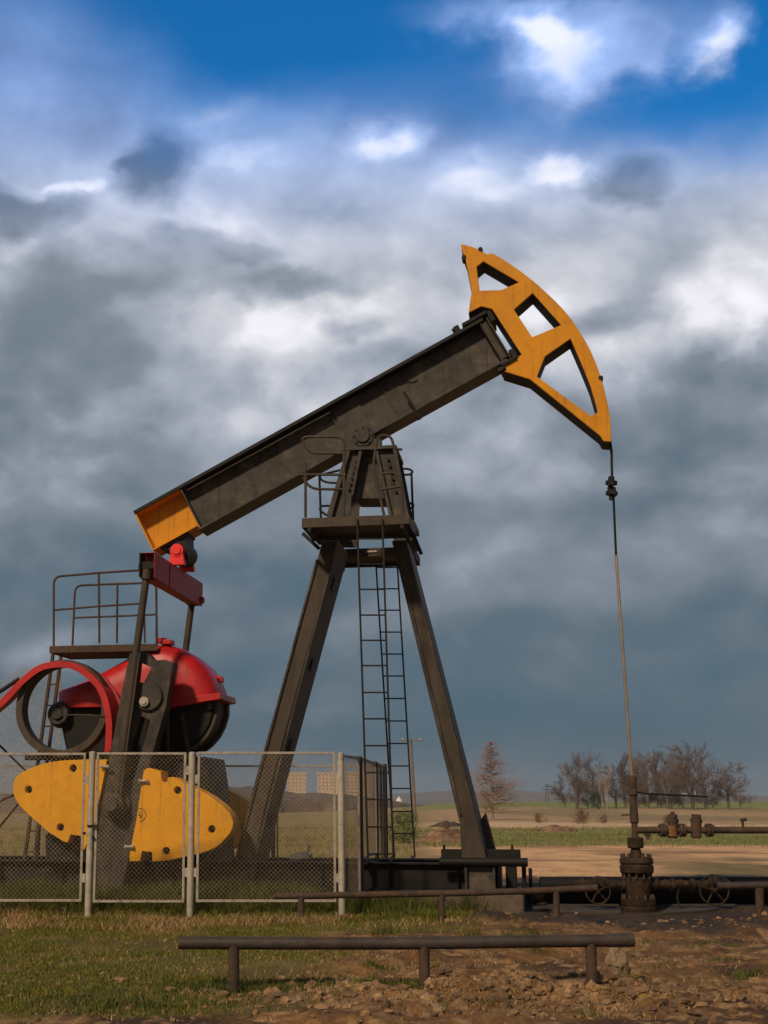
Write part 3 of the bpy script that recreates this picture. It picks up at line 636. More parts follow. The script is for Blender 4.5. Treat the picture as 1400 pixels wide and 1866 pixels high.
def rail(pts, v, r=.019, sm=True, name='railing', mt='black_steel', mb=None, k=5):
    q = PT(pts, v); q = fillet(q) if sm else q
    if mb: mb.tube(q, r, 7); return
    m = MB(); m.tube(q, r, 7); return m.build(name, mt, pump)
m = MB(); v = -1.5
rail([(627, 940), (627, 796), (546, 796), (564, 826), (627, 826)], v, mb=m)
rail([(557, 943), (557, 843)], v, mb=m, sm=False); rail([(548, 865), (630, 865)], v, mb=m, sm=False); rail([(553, 870), (561, 884), (574, 891), (630, 892)], v, mb=m)
rail([(700, 938), (680, 850), (688, 794), (713, 793), (719, 818), (733, 819)], v, mb=m, k=4); rail([(696, 864), (722, 860), (732, 880), (735, 938)], v, mb=m); rail([(694, 892), (730, 886)], v, mb=m, sm=False)
m.build('railing', 'brown_steel', pump)
m = MB(); v = 1.55
rail([(640, 852), (606, 860), (582, 866), (586, 876), (600, 880), (640, 880)], v, mb=m); rail([(582, 866), (586, 968)], v, mb=m, sm=False); rail([(622, 921), (584, 922), (583, 930), (596, 940), (630, 945)], v, mb=m)
m.build('railing', 'black_steel', pump); m = MB()
rail([(725, 855), (744, 854), (753, 859), (748, 865), (725, 865)], v, mb=m); rail([(750, 862), (754, 968)], v, mb=m, sm=False); rail([(725, 916), (744, 915), (755, 921), (750, 926), (725, 927)], v, mb=m)
m.build('railing', 'black_steel', pump)

# ladders up to the platforms
for v, L1, L2, ys in ((-1.62, ((651, 946), (671, 1568)), ((697, 946), (717, 1562)), (1028, 1074, 1121, 1167, 1213, 1262, 1310, 1359, 1408, 1457, 1507, 1556, 982)),
                      (1.62, ((684, 1006), (719, 1560)), ((723, 1006), (756, 1560)), (1034, 1073, 1112, 1152, 1192, 1232, 1273, 1314, 1355, 1396, 1437, 1479, 1519))):
    ld = MB(); A, B_, Cc, Dd = P(*L1[0], v), P(*L1[1], v), P(*L2[0], v), P(*L2[1], v)
    ld.bar(A, B_, .022, .04); ld.bar(Cc, Dd, .022, .04)
    foot = P(0, 1572, v).z
    for q in (B_, Dd): ld.bar(q, q + Vector((.0, -.25 if v < 0 else -.9, -.03)), .03, .03, (1, 0, 0))
    o = ld.build('ladder', 'black_steel', pump)
    for y in ys:
        def at_(a, c): t_ = (y - a[1])/(c[1]-a[1]); return P(a[0]+(c[0]-a[0])*t_, y, v)
        r_ = MB(); r_.cyl(at_(*L1), at_(*L2), .011, n=7); r_.build('rung', 'black_steel', o)

# walking beam
bv = .25
A, B_ = P(243, 932, -bv), P(879, 579, -bv); Cc, Dd = P(357, 965, -bv), P(912, 667, -bv)
m = MB(); ax_ = (B_-A).normalized(); dn = Vector((ax_.z, 0, -ax_.x)); Hh = ((Cc-A).dot(dn) + (Dd-A).dot(dn))/2; Lb = (B_-A).dot(ax_)
A.y = 0
def bp_(s, d, v=0.): q = A + ax_*s + dn*d; return Vector((q.x, v, q.z))
sY = (P(345, 958, -bv) - A).dot(ax_)                    # where the yellow tail ends
sY = (P(322, 888, -.02) - A).dot(ax_) + .06
m.bar(bp_(sY-.02, Hh-.015), bp_(Lb, Hh-.015), .03, 2*bv)
m.bar(bp_(sY, Hh/2+.0085), bp_(Lb-.05, Hh/2+.0085), Hh-.079, .12)
m.build('beam_web', 'dark_steel', pump, .003)
m = MB(); m.bar(bp_(0, .02), bp_(Lb, .02), .05, 2*bv+.02); m.build('top_flange', 'black_steel', pump, .003)  # coloured black for the deep shade on the flange's side and underside
m = MB(); m.bar(bp_(.1, .05, -.2), bp_(.1, .11, -.2), .02, .02); q = [bp_(sY+.05, .03, -.22), bp_(sY+.08, .10, -.2), bp_((P(600, 748, -.2)-A).dot(ax_), .12, -.2)]
m = MB(); m.tube(q, .011, 6); m.build('conduit', 'brown_steel', pump)
Ht = Hh - .07; m = MB(); m.bar(bp_(.02, Ht/2+.01), bp_(sY, Ht/2+.01), Ht-.045, .03); m.bar(bp_(.0, Ht-.012), bp_(sY-.025, Ht-.012), .025, 2*bv-.01); m.bar(bp_(.011, .052), bp_(.011, Ht-.027), .022, 2*bv-.01)
m.bar(bp_(.02, .049), bp_(sY, .049), .006, 2*bv-.02)
m.build('beam_tail', 'orange_paint', pump, .003)
m = MB()
for s in (sY+.012, Lb*.555, Lb*.70, Lb-.06):
    for sg in (-1, 1): m.bar(bp_(s, .047, sg*(.08 if 1 < s < Lb-.5 else .15)), bp_(s, Hh-.032, sg*(.08 if 1 < s < Lb-.5 else .15)), .022, .03 if 1 < s < Lb-.5 else .17)
m.build('stiffener', 'dark_steel', pump, .003, each=1)
m = MB(); 
for sg in (-1, 1): m.prism(PL([(604, 745), (650, 722), (668, 762), (692, 800), (640, 812)], -.02), sg*.061, sg*.085)
m.build('web_doubler', 'dark_steel', pump, .004, each=1)
m = MB(); pc = P(664, 800, -.3)
m.cyl((pc.x, -.29, pc.z), (pc.x, .29, pc.z), .09, n=20); s = (pc - A).dot(ax_); m.bar(bp_(s-.35, Hh+.012), bp_(s+.35, Hh+.012), .022, .42); m.prism([(bp_(s-.25, Hh+.02).x, bp_(s-.25, Hh+.02).z), (bp_(s+.25, Hh+.02).x, bp_(s+.25, Hh+.02).z), (pc.x+.08, pc.z), (pc.x-.08, pc.z)], -.2, .2)
m.build('saddle', 'dark_steel', pump, .004)
m = MB()                                              # front end: pin tube and end frame
m.cyl(bp_(Lb-.02, .06, -.16), bp_(Lb-.02, Hh-.06, -.16), .062, n=18); m.cyl(bp_(Lb-.02, .06, .16), bp_(Lb-.02, Hh-.06, .16), .062, n=18); m.bar(bp_(Lb+.055, .03), bp_(Lb+.055, Hh-.02), .02, .5)
m.build('pin_tube', 'brown_steel', pump)
m = MB(); m.bar(bp_(Lb-.3, -.045), bp_(Lb+.1, -.045), .05, .56); m.bar(bp_(Lb-.12, Hh+.03), bp_(Lb+.13, Hh+.03), .05, .56); m.bar(bp_(Lb+.12, -.05), bp_(Lb+.12, .12), .08, .5); m.bar(bp_(Lb+.12, Hh-.12), bp_(Lb+.12, Hh+.05), .08, .5)
m.build('end_frame', 'black_steel', pump, .006, each=1); m = MB(); m.bar(bp_(Lb-.42, -.07), bp_(Lb-.34, -.07), .12, .3); m.cyl(bp_(Lb-.2, Hh+.08, -.22), bp_(Lb-.08, Hh+.08, -.22), .05, n=10); m.cyl(bp_(Lb-.42, -.14, -.05), bp_(Lb-.42, -.02, -.05), .03, n=8)
m.build('clamp_lug', 'black_steel', pump, .006, each=1)
m = MB(); s = (P(748, 735, -.2)-A).dot(ax_); m.tube([bp_(s, Hh-.35, -.2), bp_(s+.01, Hh-.1, -.26), bp_(s-.0, Hh+.12, -.26)], .018, 7); m.cyl(bp_(s, Hh+.09, -.26), bp_(s, Hh+.15, -.26), .03, n=8)
m.build('lock_pin', 'black_steel', pump)
m = MB(); m.tube(smooth_line(PT([(728, 702), (742, 696), (752, 697), (762, 692)], -.06), 5), .012, 6); m.build('cable_loop', 'black_steel', pump)

# horse head
hv0 = -.24
outer = [(840, 444), (860, 449), (879, 457), (887, 463), (897, 461), (912, 469), (929, 480), (948, 493), (966, 507), (982, 520), (997, 534), (1014, 550), (1029, 566), (1042, 582), (1054, 600), (1066, 619), (1077, 640), (1087, 663), (1095, 686), (1101, 707), (1106, 729), (1110, 746), (1112, 763), (1114, 784), (1114, 805), (1100, 804), (1094, 794), (966, 691), (917, 676), (915, 668), (951, 646), (897, 563), (877, 558), (854, 570), (860, 530), (849, 474), (841, 452)]
outer = [(x, y) for x, y in outer]
h1 = [(869, 486), (881, 476), (946, 514), (914, 528), (874, 529)]; h2 = [(971, 534), (1023, 592), (970, 614), (937, 564)]; h3 = [(1040, 617), (1060, 663), (1077, 705), (1090, 751), (1077, 758), (979, 686), (994, 649)]
ho, hh_ = PL(outer, hv0), [PL(h, hv0) for h in (h1, h2, h3)]
head = plate('horse_head', ho, hh_, hv0, -.205, 'orange_paint', pump, .008)
plate('head_plate', ho, hh_, .205, .24, 'orange_paint', head, .008); plate('head_core', ho, hh_, -.204, .204, 'core_brown', head, 0)
m = MB()
for (x, y) in ((876, 456), (846, 470), (1095, 690)): p = P(x, y, -.2); m.cyl((p.x, -.25, p.z), (p.x, -.05, p.z), .035, n=8)
m.build('wire_clamp', 'black_steel', head, each=1)
tip = P(1111, 800, 0.); wl = P(1152, 1415, 0.)          # straight down from the head to the well
# crank drive: weights, cranks, pitmans
cr = [(236, 1192), (250, 1184), (268, 1190), (280, 1204), (300, 1202), (316, 1207), (302, 1290), (270, 1400), (236, 1560), (222, 1622), (180, 1622), (170, 1570), (196, 1400), (216, 1290)]
slot = [(256, 1305), (274, 1312), (244, 1420), (222, 1420)]
slot0 = [(250, 1205), (276, 1216), (262, 1245), (246, 1240)]
crs = PL(cr, -1.0)
LW = [(23, 1433), (27, 1419), (39, 1408), (54, 1401), (71, 1394), (92, 1389), (114, 1386), (157, 1384), (195, 1384), (189, 1418), (173, 1497), (154, 1549), (147, 1547), (148, 1524), (129, 1521), (123, 1536), (114, 1533), (86, 1515), (66, 1497), (46, 1479), (34, 1466), (26, 1452)]
RW = [(262, 1404), (270, 1399), (293, 1406), (295, 1424), (304, 1426), (306, 1417), (316, 1416), (336, 1426), (364, 1440), (380, 1449), (393, 1458), (406, 1468), (416, 1479), (422, 1488), (425, 1497), (424, 1508), (421, 1515), (413, 1526), (404, 1536), (390, 1546), (375, 1552), (357, 1557), (339, 1561), (307, 1568), (278, 1570), (277, 1553), (259, 1551), (255, 1569), (236, 1570), (236, 1558), (248, 1497)]
hl = [(132, 1400), (51, 1439), (109, 1508)]; hr = [(323, 1440), (385, 1511), (302, 1551)]
for s, v0, v1 in ((-1, -1.12, -.86), (1, .86, 1.12)):
    o = plate('crank', PL(cr, -1.12), [PL(slot, -1.12), PL(slot0, -1.12)], v0, v1, 'dark_steel', pump, .02)
    m = MB(); c = P(264, 1272, -1.2); m.cyl((c.x+.03, s*1.12, c.z+.03), (c.x+.03, s*1.17, c.z+.03), .20, n=32); m.build('boss', 'dark_steel', o, .01)
    m = MB(); m.cyl((c.x-.01, s*1.172, c.z-.05), (c.x-.01, s*1.22, c.z-.05), .066, n=24); m.cyl((c.x-.01, s*1.22, c.z-.05), (c.x-.01, s*1.235, c.z-.05), .04, n=20); m.build('shaft_cap', 'white_cap', o, .005)
    for W_, hs in ((LW, hl), (RW, hr)):
        hc = [PL([h], -1.2)[0] for h in hs]
        w0, w1 = (v0-.06, v1+.04) if s < 0 else (v0-.04, v1+.06)
        o = plate('counterweight', PL(W_, -1.18), [circ(h, .052) for h in hc], w0, w1, 'weight_paint', pump, .03)
        m = MB()
        for h in hc: m.cyl((h[0], w0+.09, h[1]), (h[0], w1-.09, h[1]), .05, n=18)
        m.build('hole_plug', 'black_steel', o, each=1)
    m = MB()
    for (x, y) in ((192, 1397), (262, 1423), (236, 1543)):
        c = P(x, y, -1.2); vv = v0-.10 if s < 0 else v1+.10
        m.cyl((c.x-.05, vv, c.z), (c.x+.05, vv, c.z), .017, n=10); m.cyl((c.x-.06, vv, c.z), (c.x-.04, vv, c.z), .026, n=6); m.cyl((c.x+.04, vv, c.z), (c.x+.06, vv, c.z), .026, n=6)
    m.build('clamp_bolt', 'white_cap', pump, each=3)
    m = MB(); c = P(256, 1483, -1.2); vv = v0-.062 if s < 0 else v1+.062
    c = P(254, 1485, -1.2)
    m.cyl((c.x+.0, vv, c.z), (c.x, vv-s*-.02, c.z), .012, n=12)
    for r_ in (.04, .085): m.tube([(c.x+r_*math.cos(a_), vv, c.z+r_*math.sin(a_)) for a_ in np.linspace(-1.6, 2.0, 14)], .006, 6)
    m.build('cast_mark', 'ochre_paint', pump)
    m = MB(); c = P(210, 1466, -1.2)
    m.lathe((c.x, s*1.12, c.z), (0, s, 0), [(0, .2), (.06, .2), (.08, .15), (.2, .15), (.22, .09), (.30, .09)], 28)
    for k in range(6): a_ = k*math.pi/3; m.cyl((c.x+.115*math.cos(a_), s*1.31, c.z+.115*math.sin(a_)), (c.x+.115*math.cos(a_), s*1.34, c.z+.115*math.sin(a_)), .02, n=6)
    m.build('crank_pin', 'brown_steel', pump, .005)
    # pitman
    a0 = P(268, 1040, -1.28); a1 = P(210, 1466, -1.28); vp = s*1.27
    m = MB(); a0v = Vector((a0.x, vp, a0.z)); a1v = Vector((a1.x, vp, a1.z)); d_ = (a1v-a0v).normalized()
    m.cyl(a0v, a1v, .052, n=16); m.bar(a0v+d_*1.15, a1v, .13, .05); m.cyl(a0v - d_*.02, a0v + d_*.12, .08, n=16)
    m.build('pitman_arm', 'brown_steel', pump)
# equalizer
ez0, ez1 = P(283, 1006, -1.38), P(276, 1053, -1.38); uE0 = P(257, 1030, -1.38).x; uE1 = P(282, 1030, -1.38).x; zt_, zb_ = ez0.z, ez1.z
m = MB(); m.box((uE0, -1.18, zb_), (uE1, 1.38, zt_)); m.box((uE0, -1.38, zt_-.012), (uE1, -1.183, zt_)); m.box((uE1-.012, -1.38, zb_), (uE1, -1.183, zt_-.015)); m.box((uE1+.001, -.6, zb_-.02), (uE1+.012, .75, zt_-.03))
m.box((uE1+.0, 1.2, zb_+.03), (uE1+.05, 1.32, zb_+.12))
eq = m.build('equalizer_beam', 'faded_red', pump, .006)
m = MB(); m.box((uE0-.03, -1.385, zb_+.02), (uE0-.002, -1.15, zt_)); m.box((uE0-.04, -1.35, (zt_+zb_)/2-.05), (uE1-.013, -1.19, (zt_+zb_)/2+.06)); m.cyl((uE0-.06, -1.27, (zt_+zb_)/2), (uE0+.19, -1.27, (zt_+zb_)/2), .05, n=14)
m.build('pin_block', 'black_steel', eq, .01)
m = MB(); c = P(322, 1003, -.33)
m.cyl((c.x, -.34, c.z), (c.x, -.22, c.z), .10, n=28); m.cyl((c.x, -.36, c.z), (c.x, -.34, c.z), .065, n=24); m.prism([(c.x-.09, c.z-.01), (c.x+.09, c.z-.01), (c.x+.12, zt_+.002), (c.x-.12, zt_+.002)], -.33, -.23)
m.prism([(c.x-.09, c.z-.01), (c.x+.09, c.z-.01), (c.x+.12, zt_+.002), (c.x-.12, zt_+.002)], .23, .33)
m.build('pin_lug', 'bright_red', eq, .006, each=3)
m = MB(); m.cyl((c.x+.02, -.2, c.z), (c.x+.02, .2, c.z), .165, n=32); m.cyl((c.x+.02, -.21, c.z), (c.x+.02, .21, c.z), .12, n=24)
sb = (Vector((c.x, 0, c.z))-A).dot(ax_); m.bar(bp_(sb-.22, Ht+.02), bp_(sb+.25, Ht+.02), .04, .42); m.prism([(bp_(sb-.16, Ht+.04).x, bp_(sb-.16, Ht+.04).z), (bp_(sb+.22, Ht+.04).x, bp_(sb+.22, Ht+.04).z), (c.x+.14, c.z), (c.x-.1, c.z)], -.18, .18)
for dx in (-.16, .18): m.cyl(bp_(sb+dx, Ht+.0, -.17), bp_(sb+dx, Ht+.08, -.17), .025, n=6)
m.build('tail_bearing', 'black_steel', pump, .006)

# gear box, pedestal
gv0, gv1 = -.42, .36
lid = PL([(102, 1258), (130, 1248), (160, 1237), (215, 1207), (252, 1186), (278, 1175), (300, 1173), (326, 1180), (350, 1194), (372, 1213), (387, 1236), (394, 1258), (394, 1272), (300, 1284), (200, 1289), (102, 1290)], gv0)
cc = PL([(290, 1290)], gv0)[0]
m = MB(); m.loft(lid, cc, [(gv0-.12, .62), (gv0-.09, .80), (gv0-.02, .93), (gv0+.12, 1.), (gv1-.1, 1.), (gv1, .85)])
g = m.build('gearbox_lid', 'red_paint', pump, .012, 50)
m = MB(); fl = PL([(288, 1287), (300, 1276), (402, 1262), (404, 1274), (300, 1291), (288, 1294)], gv0-.12); m.prism(fl, gv0-.14, gv1+.05); m.build('lid_flange', 'red_paint', g, .01)
m = MB(); e = P(398, 1236, gv0+.45); m.bar(e + Vector((-.14, 0, .03)), e + Vector((.05, 0, .0)), .05, .14); m.bar(e + Vector((.045, 0, .015)), e + Vector((.055, 0, -.06)), .04, .14); m.build('lifting_eye', 'red_paint', g, .01); m = MB(); e = P(296, 1172, -.3); m.cyl(e, e+Vector((0, 0, .07)), .07, n=12); m.box((e.x+.0, -.4, e.z-.03), (e.x+.16, -.2, e.z+.04)); m.build('filler_cap', 'red_paint', g, .01)
low = PL([(102, 1292), (300, 1290), (390, 1276), (390, 1296), (384, 1318), (374, 1336), (360, 1352), (342, 1366), (300, 1377), (120, 1377), (110, 1330)], gv0)
m = MB(); m.loft(low, cc, [(gv0+.02, .97), (gv0+.08, 1.), (gv1-.06, 1.), (gv1, .95)])
g2 = m.build('gearbox_case', 'black_steel', pump, .01, 50)
m = MB()
q = PL([(396, 1276), (396, 1298), (389, 1321), (379, 1340), (364, 1357), (345, 1371)], gv0); q2 = PL([(388, 1277), (388, 1297), (382, 1316), (372, 1334), (358, 1350), (340, 1364)], gv0)
m.prism(q + q2[::-1], gv0+.06, gv0+.16); m.prism(q + q2[::-1], gv1-.1, gv1+.02)
for x in (334, 380): c_ = P(x, 1302, gv0-.02); 
m.bar(P(332, 1300, gv0-.01), P(345, 1374, gv0-.01), .06, .05); m.bar(P(306, 1300, gv0-.03), P(306, 1376, gv0-.03), .05, .05)
m.bar(P(380, 1280, gv0-.01), P(384, 1292, gv0-.01), .07, .05); m.box((P(300, 0, gv0).x, gv0-.03, P(0, 1300, gv0).z), (P(325, 0, gv0).x, gv0+.03, P(0, 1292, gv0).z))
m.build('case_rib', 'brown_steel', g2, .008, each=1)
m = MB(); c_ = P(104, 1302, gv0); m.cyl((c_.x+.05, gv0-.12, c_.z), (c_.x+.05, gv0+.05, c_.z), .15, .2, n=28); m.cyl((c_.x+.05, gv0-.16, c_.z), (c_.x+.05, gv0-.12, c_.z), .08, n=20); m.build('shaft_housing', 'dark_steel', g2, .01)
m = MB(); m.prism(PL([(92, 1379), (372, 1379), (381, 1440), (392, 1572), (86, 1572)], -.66), -.66, .6)
m.prism(PL([(346, 1383), (383, 1397), (386, 1440), (372, 1440)], -.7), -.75, -.664)
m.box((P(100, 0, -.7).x, -.72, P(0, 1386, -.7).z), (P(376, 0, -.7).x, -.663, P(0, 1377, -.7).z))
for x in (130, 180, 340): m.bar(P(x, 1388, -.69), P(x, 1570, -.69), .06, .05)
m.prism(PL([(85, 1520), (162, 1524), (162, 1572), (85, 1572)], -.9), -.95, -.665)
m.build('pedestal', 'black_steel', pump, .01)

# belt sheave, guard
c_ = P(112, 1290, -.98); rO = (P(196, 1290, -.98).x - P(28, 1290, -.98).x)/2; rI = rO*.86
m = MB(); n = 56; vs = []
prof = [(-.98, rI), (-.98, rO), (-.74, rO), (-.74, rI)]
for k in range(n):
    a_ = 2*math.pi*k/n
    for (v, r_) in prof: vs.append((c_.x + r_*math.cos(a_), v, c_.z + r_*math.sin(a_)))
m.add(vs, [(k*4+i, k*4+(i+1) % 4, ((k+1) % n)*4+(i+1) % 4, ((k+1) % n)*4+i) for k in range(n) for i in range(4)])
sh = m.build('belt_wheel', 'brown_steel', pump, .006, 40)
m = MB(); m.tube(PT([(112, 1303), (160, 1303), (196, 1306)], -.99), .011, 6); m.build('spoke', 'brown_steel', sh)
gp = smooth_line([Vector((x, 0, y)) for x, y in [(-120, 1370), (-60, 1325), (0, 1277), (35, 1240), (68, 1214), (95, 1206), (118, 1205), (142, 1211), (165, 1226), (186, 1249), (199, 1280), (205, 1320), (203, 1372), (202, 1376)]], 4)
gi = [(p.x, p.z) for p in gp]
q = PL(gi, -1.05); inn = []
for i in range(len(q)):
    a_ = Vector(q[max(i-1, 0)]); b2 = Vector(q[min(i+1, len(q)-1)]); d_ = (b2-a_).normalized(); nrm = Vector((d_.y, -d_.x)); inn.append(tuple(Vector(q[i]) + nrm*.03))
m = MB()
for v0_, v1_, off in ((-1.06, -.66, .012),):
    inn2 = [tuple(Vector(q[i]).lerp(Vector(inn[i]), .5)) for i in range(len(q))]
    m.prism(q + inn2[::-1], v0_, v1_)
inn3 = [tuple(Vector(q[i]).lerp(Vector(inn[i]), 3.0)) for i in range(len(q))]
m.prism([tuple(Vector(x)*1) for x in q] + inn3[::-1], -1.072, -1.061)
m.build('belt_guard', 'red_paint', pump, 0, 30)
m = MB(); m.prism(PL([(150, 1216), (175, 1222), (196, 1237), (214, 1262), (232, 1300), (232, 1372), (206, 1372), (207, 1320), (200, 1280), (186, 1249), (165, 1230)], -.62), -.655, -.6); m.build('guard_side', 'faded_red', pump)
# mesh panel of the guard behind the wheel and the motor struts
m = MB(); v = .75
xs_ = np.arange(-90, 112, 4.6); 
for x in xs_: yt = 1200 + max(0, (60-x))*.75; m.bar(P(x, max(yt, 1215), v), P(x, 1490, v), .005, .005)
for y in np.arange(1217, 1490, 4.6):
    xa = 60 - (y-1200)/.75 if y < 1300 else -90; m.bar(P(max(xa, -90), y, v), P(110, y, v), .005, .005, (0, 0, 1))
m.bar(P(110, 1210, v), P(110, 1490, v), .02, .02)
m.build('guard_mesh', 'wire', pump)
m = MB()
for a_, b2 in (((0-40, 1320), (48, 1406)), ((-40, 1478), (40, 1442)), ((-20, 1530), (42, 1455))): m.cyl(P(*a_, -.6), P(*b2, -.6), .016, n=8)
m.cyl(P(0-60, 1300, -.8), P(35, 1225+12, -.8), .03, n=8)
m.build('motor_strut', 'black_steel', pump, each=1)

# walkway over the gear box
zz_ = P(170, 1184, -.55); m = MB(); ua, ub = P(90, 1184, -.55).x, P(268, 1172, -.55).x; zk = P(90, 1190, -.55).z
m.box((ua, -.55, zk), (ub+.15, -.52, zk+.10)); m.box((ua, .35, zk), (ub+.15, .38, zk+.10)); m.box((ua, -.519, zk), (ua+.03, .349, zk+.10)); m.box((ua+.031, -.519, zk+.01), (ub+.149, .349, zk+.03))
wk = m.build('walkway', 'rusty_steel', pump, .003)
m = MB(); v = -.5
rail([(98, 1180), (98, 1051), (180, 1044), (284, 1037), (286, 1175)], v, mb=m, k=3, r=.017); rail([(98, 1112), (180, 1105), (255, 1100)], v, mb=m, sm=False, r=.015); rail([(180, 1043), (181, 1172)], v, mb=m, sm=False, r=.017)
m.build('railing', 'rusty_steel', wk)
m = MB(); v = .33
rail([(132, 1180), (137, 1067), (215, 1064), (285, 1062), (285, 1180)], v, mb=m, k=3, r=.017); rail([(135, 1126), (214, 1123), (285, 1120)], v, mb=m, sm=False, r=.015); rail([(214, 1064), (213, 1172)], v, mb=m, sm=False, r=.017); rail([(262, 1064), (264, 1172)], v, mb=m, sm=False, r=.015)
m.build('railing', 'rusty_steel', wk)
ld = MB(); v = .1
LA, LB, LC, LD = (97, 1190), (44, 1572), (112, 1190), (62, 1572)
ld.bar(P(*LA, v), P(*LB, v), .04, .05); ld.bar(P(*LC, v), P(*LD, v), .04, .05); o = ld.build('ladder', 'rusty_steel', pump)
for i in range(10):
    t_ = (i+.5)/10; r_ = MB(); a_ = P(LA[0]+(LB[0]-LA[0])*t_, LA[1]+(LB[1]-LA[1])*t_, v); b2 = P(LC[0]+(LD[0]-LC[0])*t_, LC[1]+(LD[1]-LC[1])*t_, v); r_.cyl(a_, b2, .012, n=6); r_.build('rung', 'rusty_steel', o)

# bridle, carrier bar, polished rod hanging from the head
rod = empty('polished_rod', ROOT, -YAW); tag(rod, 'thin pale polished rod hanging on a dark wire line from the orange head', 'rod')
up = P(1116, 884, 0.)
m = MB()
for dv in (-.06, .06): m.tube([(tip.x, dv, tip.z+.05), (tip.x+.02, dv, tip.z-.2), (up.x, dv, up.z)], .016, 7)
m.build('wire_line', 'black_steel', rod, each=1)
m = MB(); 
for (y, r_, h_) in ((872, .045, .05), (880, .085, .05), (892, .06, .06), (899, .085, .05), (906, .04, .08)): q = P(1114 + (y-872)*.03, y, 0.); m.cyl((q.x, 0, q.z-h_/2), (q.x+.004, 0, q.z+h_/2), r_, n=12)
m.bar((up.x-.02, -.12, up.z+.01), (up.x-.02, .12, up.z+.01), .07, .07, (1, 0, 0)); m.bar((up.x+.01, -.12, up.z-.12), (up.x+.01, .12, up.z-.12), .07, .07, (1, 0, 0))
m.build('carrier_bar', 'black_steel', rod, .004)
mid = P(1123, 1012, 0.); m = MB(); m.cyl((up.x+.01, 0, up.z-.1), mid, .017, n=10); m.build('rod_sleeve', 'black_steel', rod)
m = MB(); m.cyl(mid, wl + Vector((0, 0, -.1)), .021, n=12); m.build('rod', 'steel_rod', rod)

# ------------------------------------------------------------------ wellhead
base = P(1164, 1664, 0.); wx = ROOT + UA*((base.x+wl.x)/2); wh = empty('wellhead', (wx.x, wx.y, 0), 0)
tag(wh, 'rusty oily wellhead with stacked flanges, side valves and handwheels under the polished rod', 'wellhead')
YW = wx.y
def Q(px, py, dy=0.): p = W(px, py, YW+dy); return Vector((p.x-wx.x, dy, p.z))
def zq(py): return Q(1160, py).z
def xr(px0, px1, py): return (Q(px1, py).x-Q(px0, py).x)/2
def stack(name, m_, secs, tilt=0.):                     # secs: (py, half width px)
    mb = MB(); z0 = zq(secs[0][0]); xc = 0
    pr = [(zq(y)-z0, w_*xr(0, 2, y)) for y, w_ in secs]; mb.lathe((Q(1165-(1666-secs[0][0])*.048, secs[0][0]).x*.5, 0, z0), (Q(1165-(1666-secs[-1][0])*.048, secs[-1][0]).x*.25-Q(1165-(1666-secs[0][0])*.048, secs[0][0]).x*.25, 0, pr[-1][0]), pr, 28)
    return mb.build(name, m_, wh, .006)
stack('casing_flange', 'oily_steel', [(1672, 31), (1653, 31), (1652, 30), (1650, 30), (1649, 31), (1639, 31), (1638, 24)])
stack('casing_spool', 'oily_steel', [(1639, 20), (1625, 22), (1610, 24), (1600, 22), (1592, 19)])
stack('tubing_flange', 'oily_steel', [(1593, 24), (1590, 30), (1577, 30.5), (1576, 28), (1574, 28), (1573, 30.5), (1566, 30), (1562, 27)])
stack('adapter_neck', 'oily_steel', [(1566, 13), (1553, 10), (1545, 8)])
stack('flow_tee_flange', 'oily_steel', [(1546, 13), (1544, 14.5), (1528, 14.5), (1526, 13)])
stack('riser', 'rusty_steel', [(1528, 6), (1500, 5.5), (1499, 8), (1480, 7.5), (1465, 6.5), (1464, 5)])
stack('stuffing_box', 'rusty_steel', [(1466, 6), (1450, 6.5), (1449, 9), (1441, 9), (1440, 7.5), (1414, 7.8), (1413, 5)])
def bolts(name, py, rpx, n_, up_, dn_, r_=.022):
    mb = MB(); rr_ = xr(0, 2, py)*rpx
    for k in range(n_):
        a_ = 2*math.pi*(k+.5)/n_; x_, y_ = rr_*math.cos(a_), rr_*math.sin(a_); mb.cyl((x_, y_, zq(py)-dn_), (x_, y_, zq(py)+up_), r_*.7, n=8); mb.cyl((x_, y_, zq(py)+.0), (x_, y_, zq(py)+.035), r_, n=6)
    mb.build(name, 'rusty_steel', wh, each=2)
bolts('flange_bolt', 1638, 27, 12, .06, .1); bolts('flange_bolt', 1563, 25, 12, .05, .27)
def pipe(mb, a, c, rpx, n_=16): mb.cyl(a, c, rpx*abs(Q(1161, 1500).x-Q(1160, 1500).x), n=n_)
m = MB(); pipe(m, Q(1158, 1513), Q(1440, 1513), 6); m.build('flow_line', 'rusty_steel', wh)
for (x, col_) in ((1226, 'ochre_paint'), (1269, 'rusty_steel')):
    m = MB(); pipe(m, Q(x, 1527), Q(x, 1497), 9.5); pipe(m, Q(x, 1528), Q(x, 1525), 7); o = m.build('valve_body', col_ if col_ != 'ochre_paint' else 'rusty_steel', wh, .008)
    m = MB(); pipe(m, Q(x, 1499), Q(x, 1492), 11, 6); pipe(m, Q(x, 1492), Q(x, 1484), 8.5, 12)
    if x == 1226: pipe(m, Q(x, 1484), Q(x, 1479), 4)
    m.build('valve_bonnet', 'rusty_steel', o, .006)
    if x == 1226: m = MB(); m.lathe(Q(x-1, 1524, -.004), (0, 0, 1), [(0, .045), (.001, .073), (.14, .073), (.141, .05)], 20); m.build('paint_patch', 'ochre_paint', o)
m = MB()
for x in (1208, 1243, 1293): 
    a_ = Q(x-5, 1513); b2 = Q(x+5, 1513); pipe(m, a_, a_.lerp(b2, .42), 12, 18); pipe(m, a_.lerp(b2, .58), b2, 12, 18)
    for k in range(6): q_ = Vector((0, .068*math.cos(k*math.pi/3), .068*math.sin(k*math.pi/3))); m.cyl(a_+q_-Vector((.02, 0, 0)), b2+q_+Vector((.02, 0, 0)), .012, n=6)
m.build('union', 'rusty_steel', wh, .004, each=8)
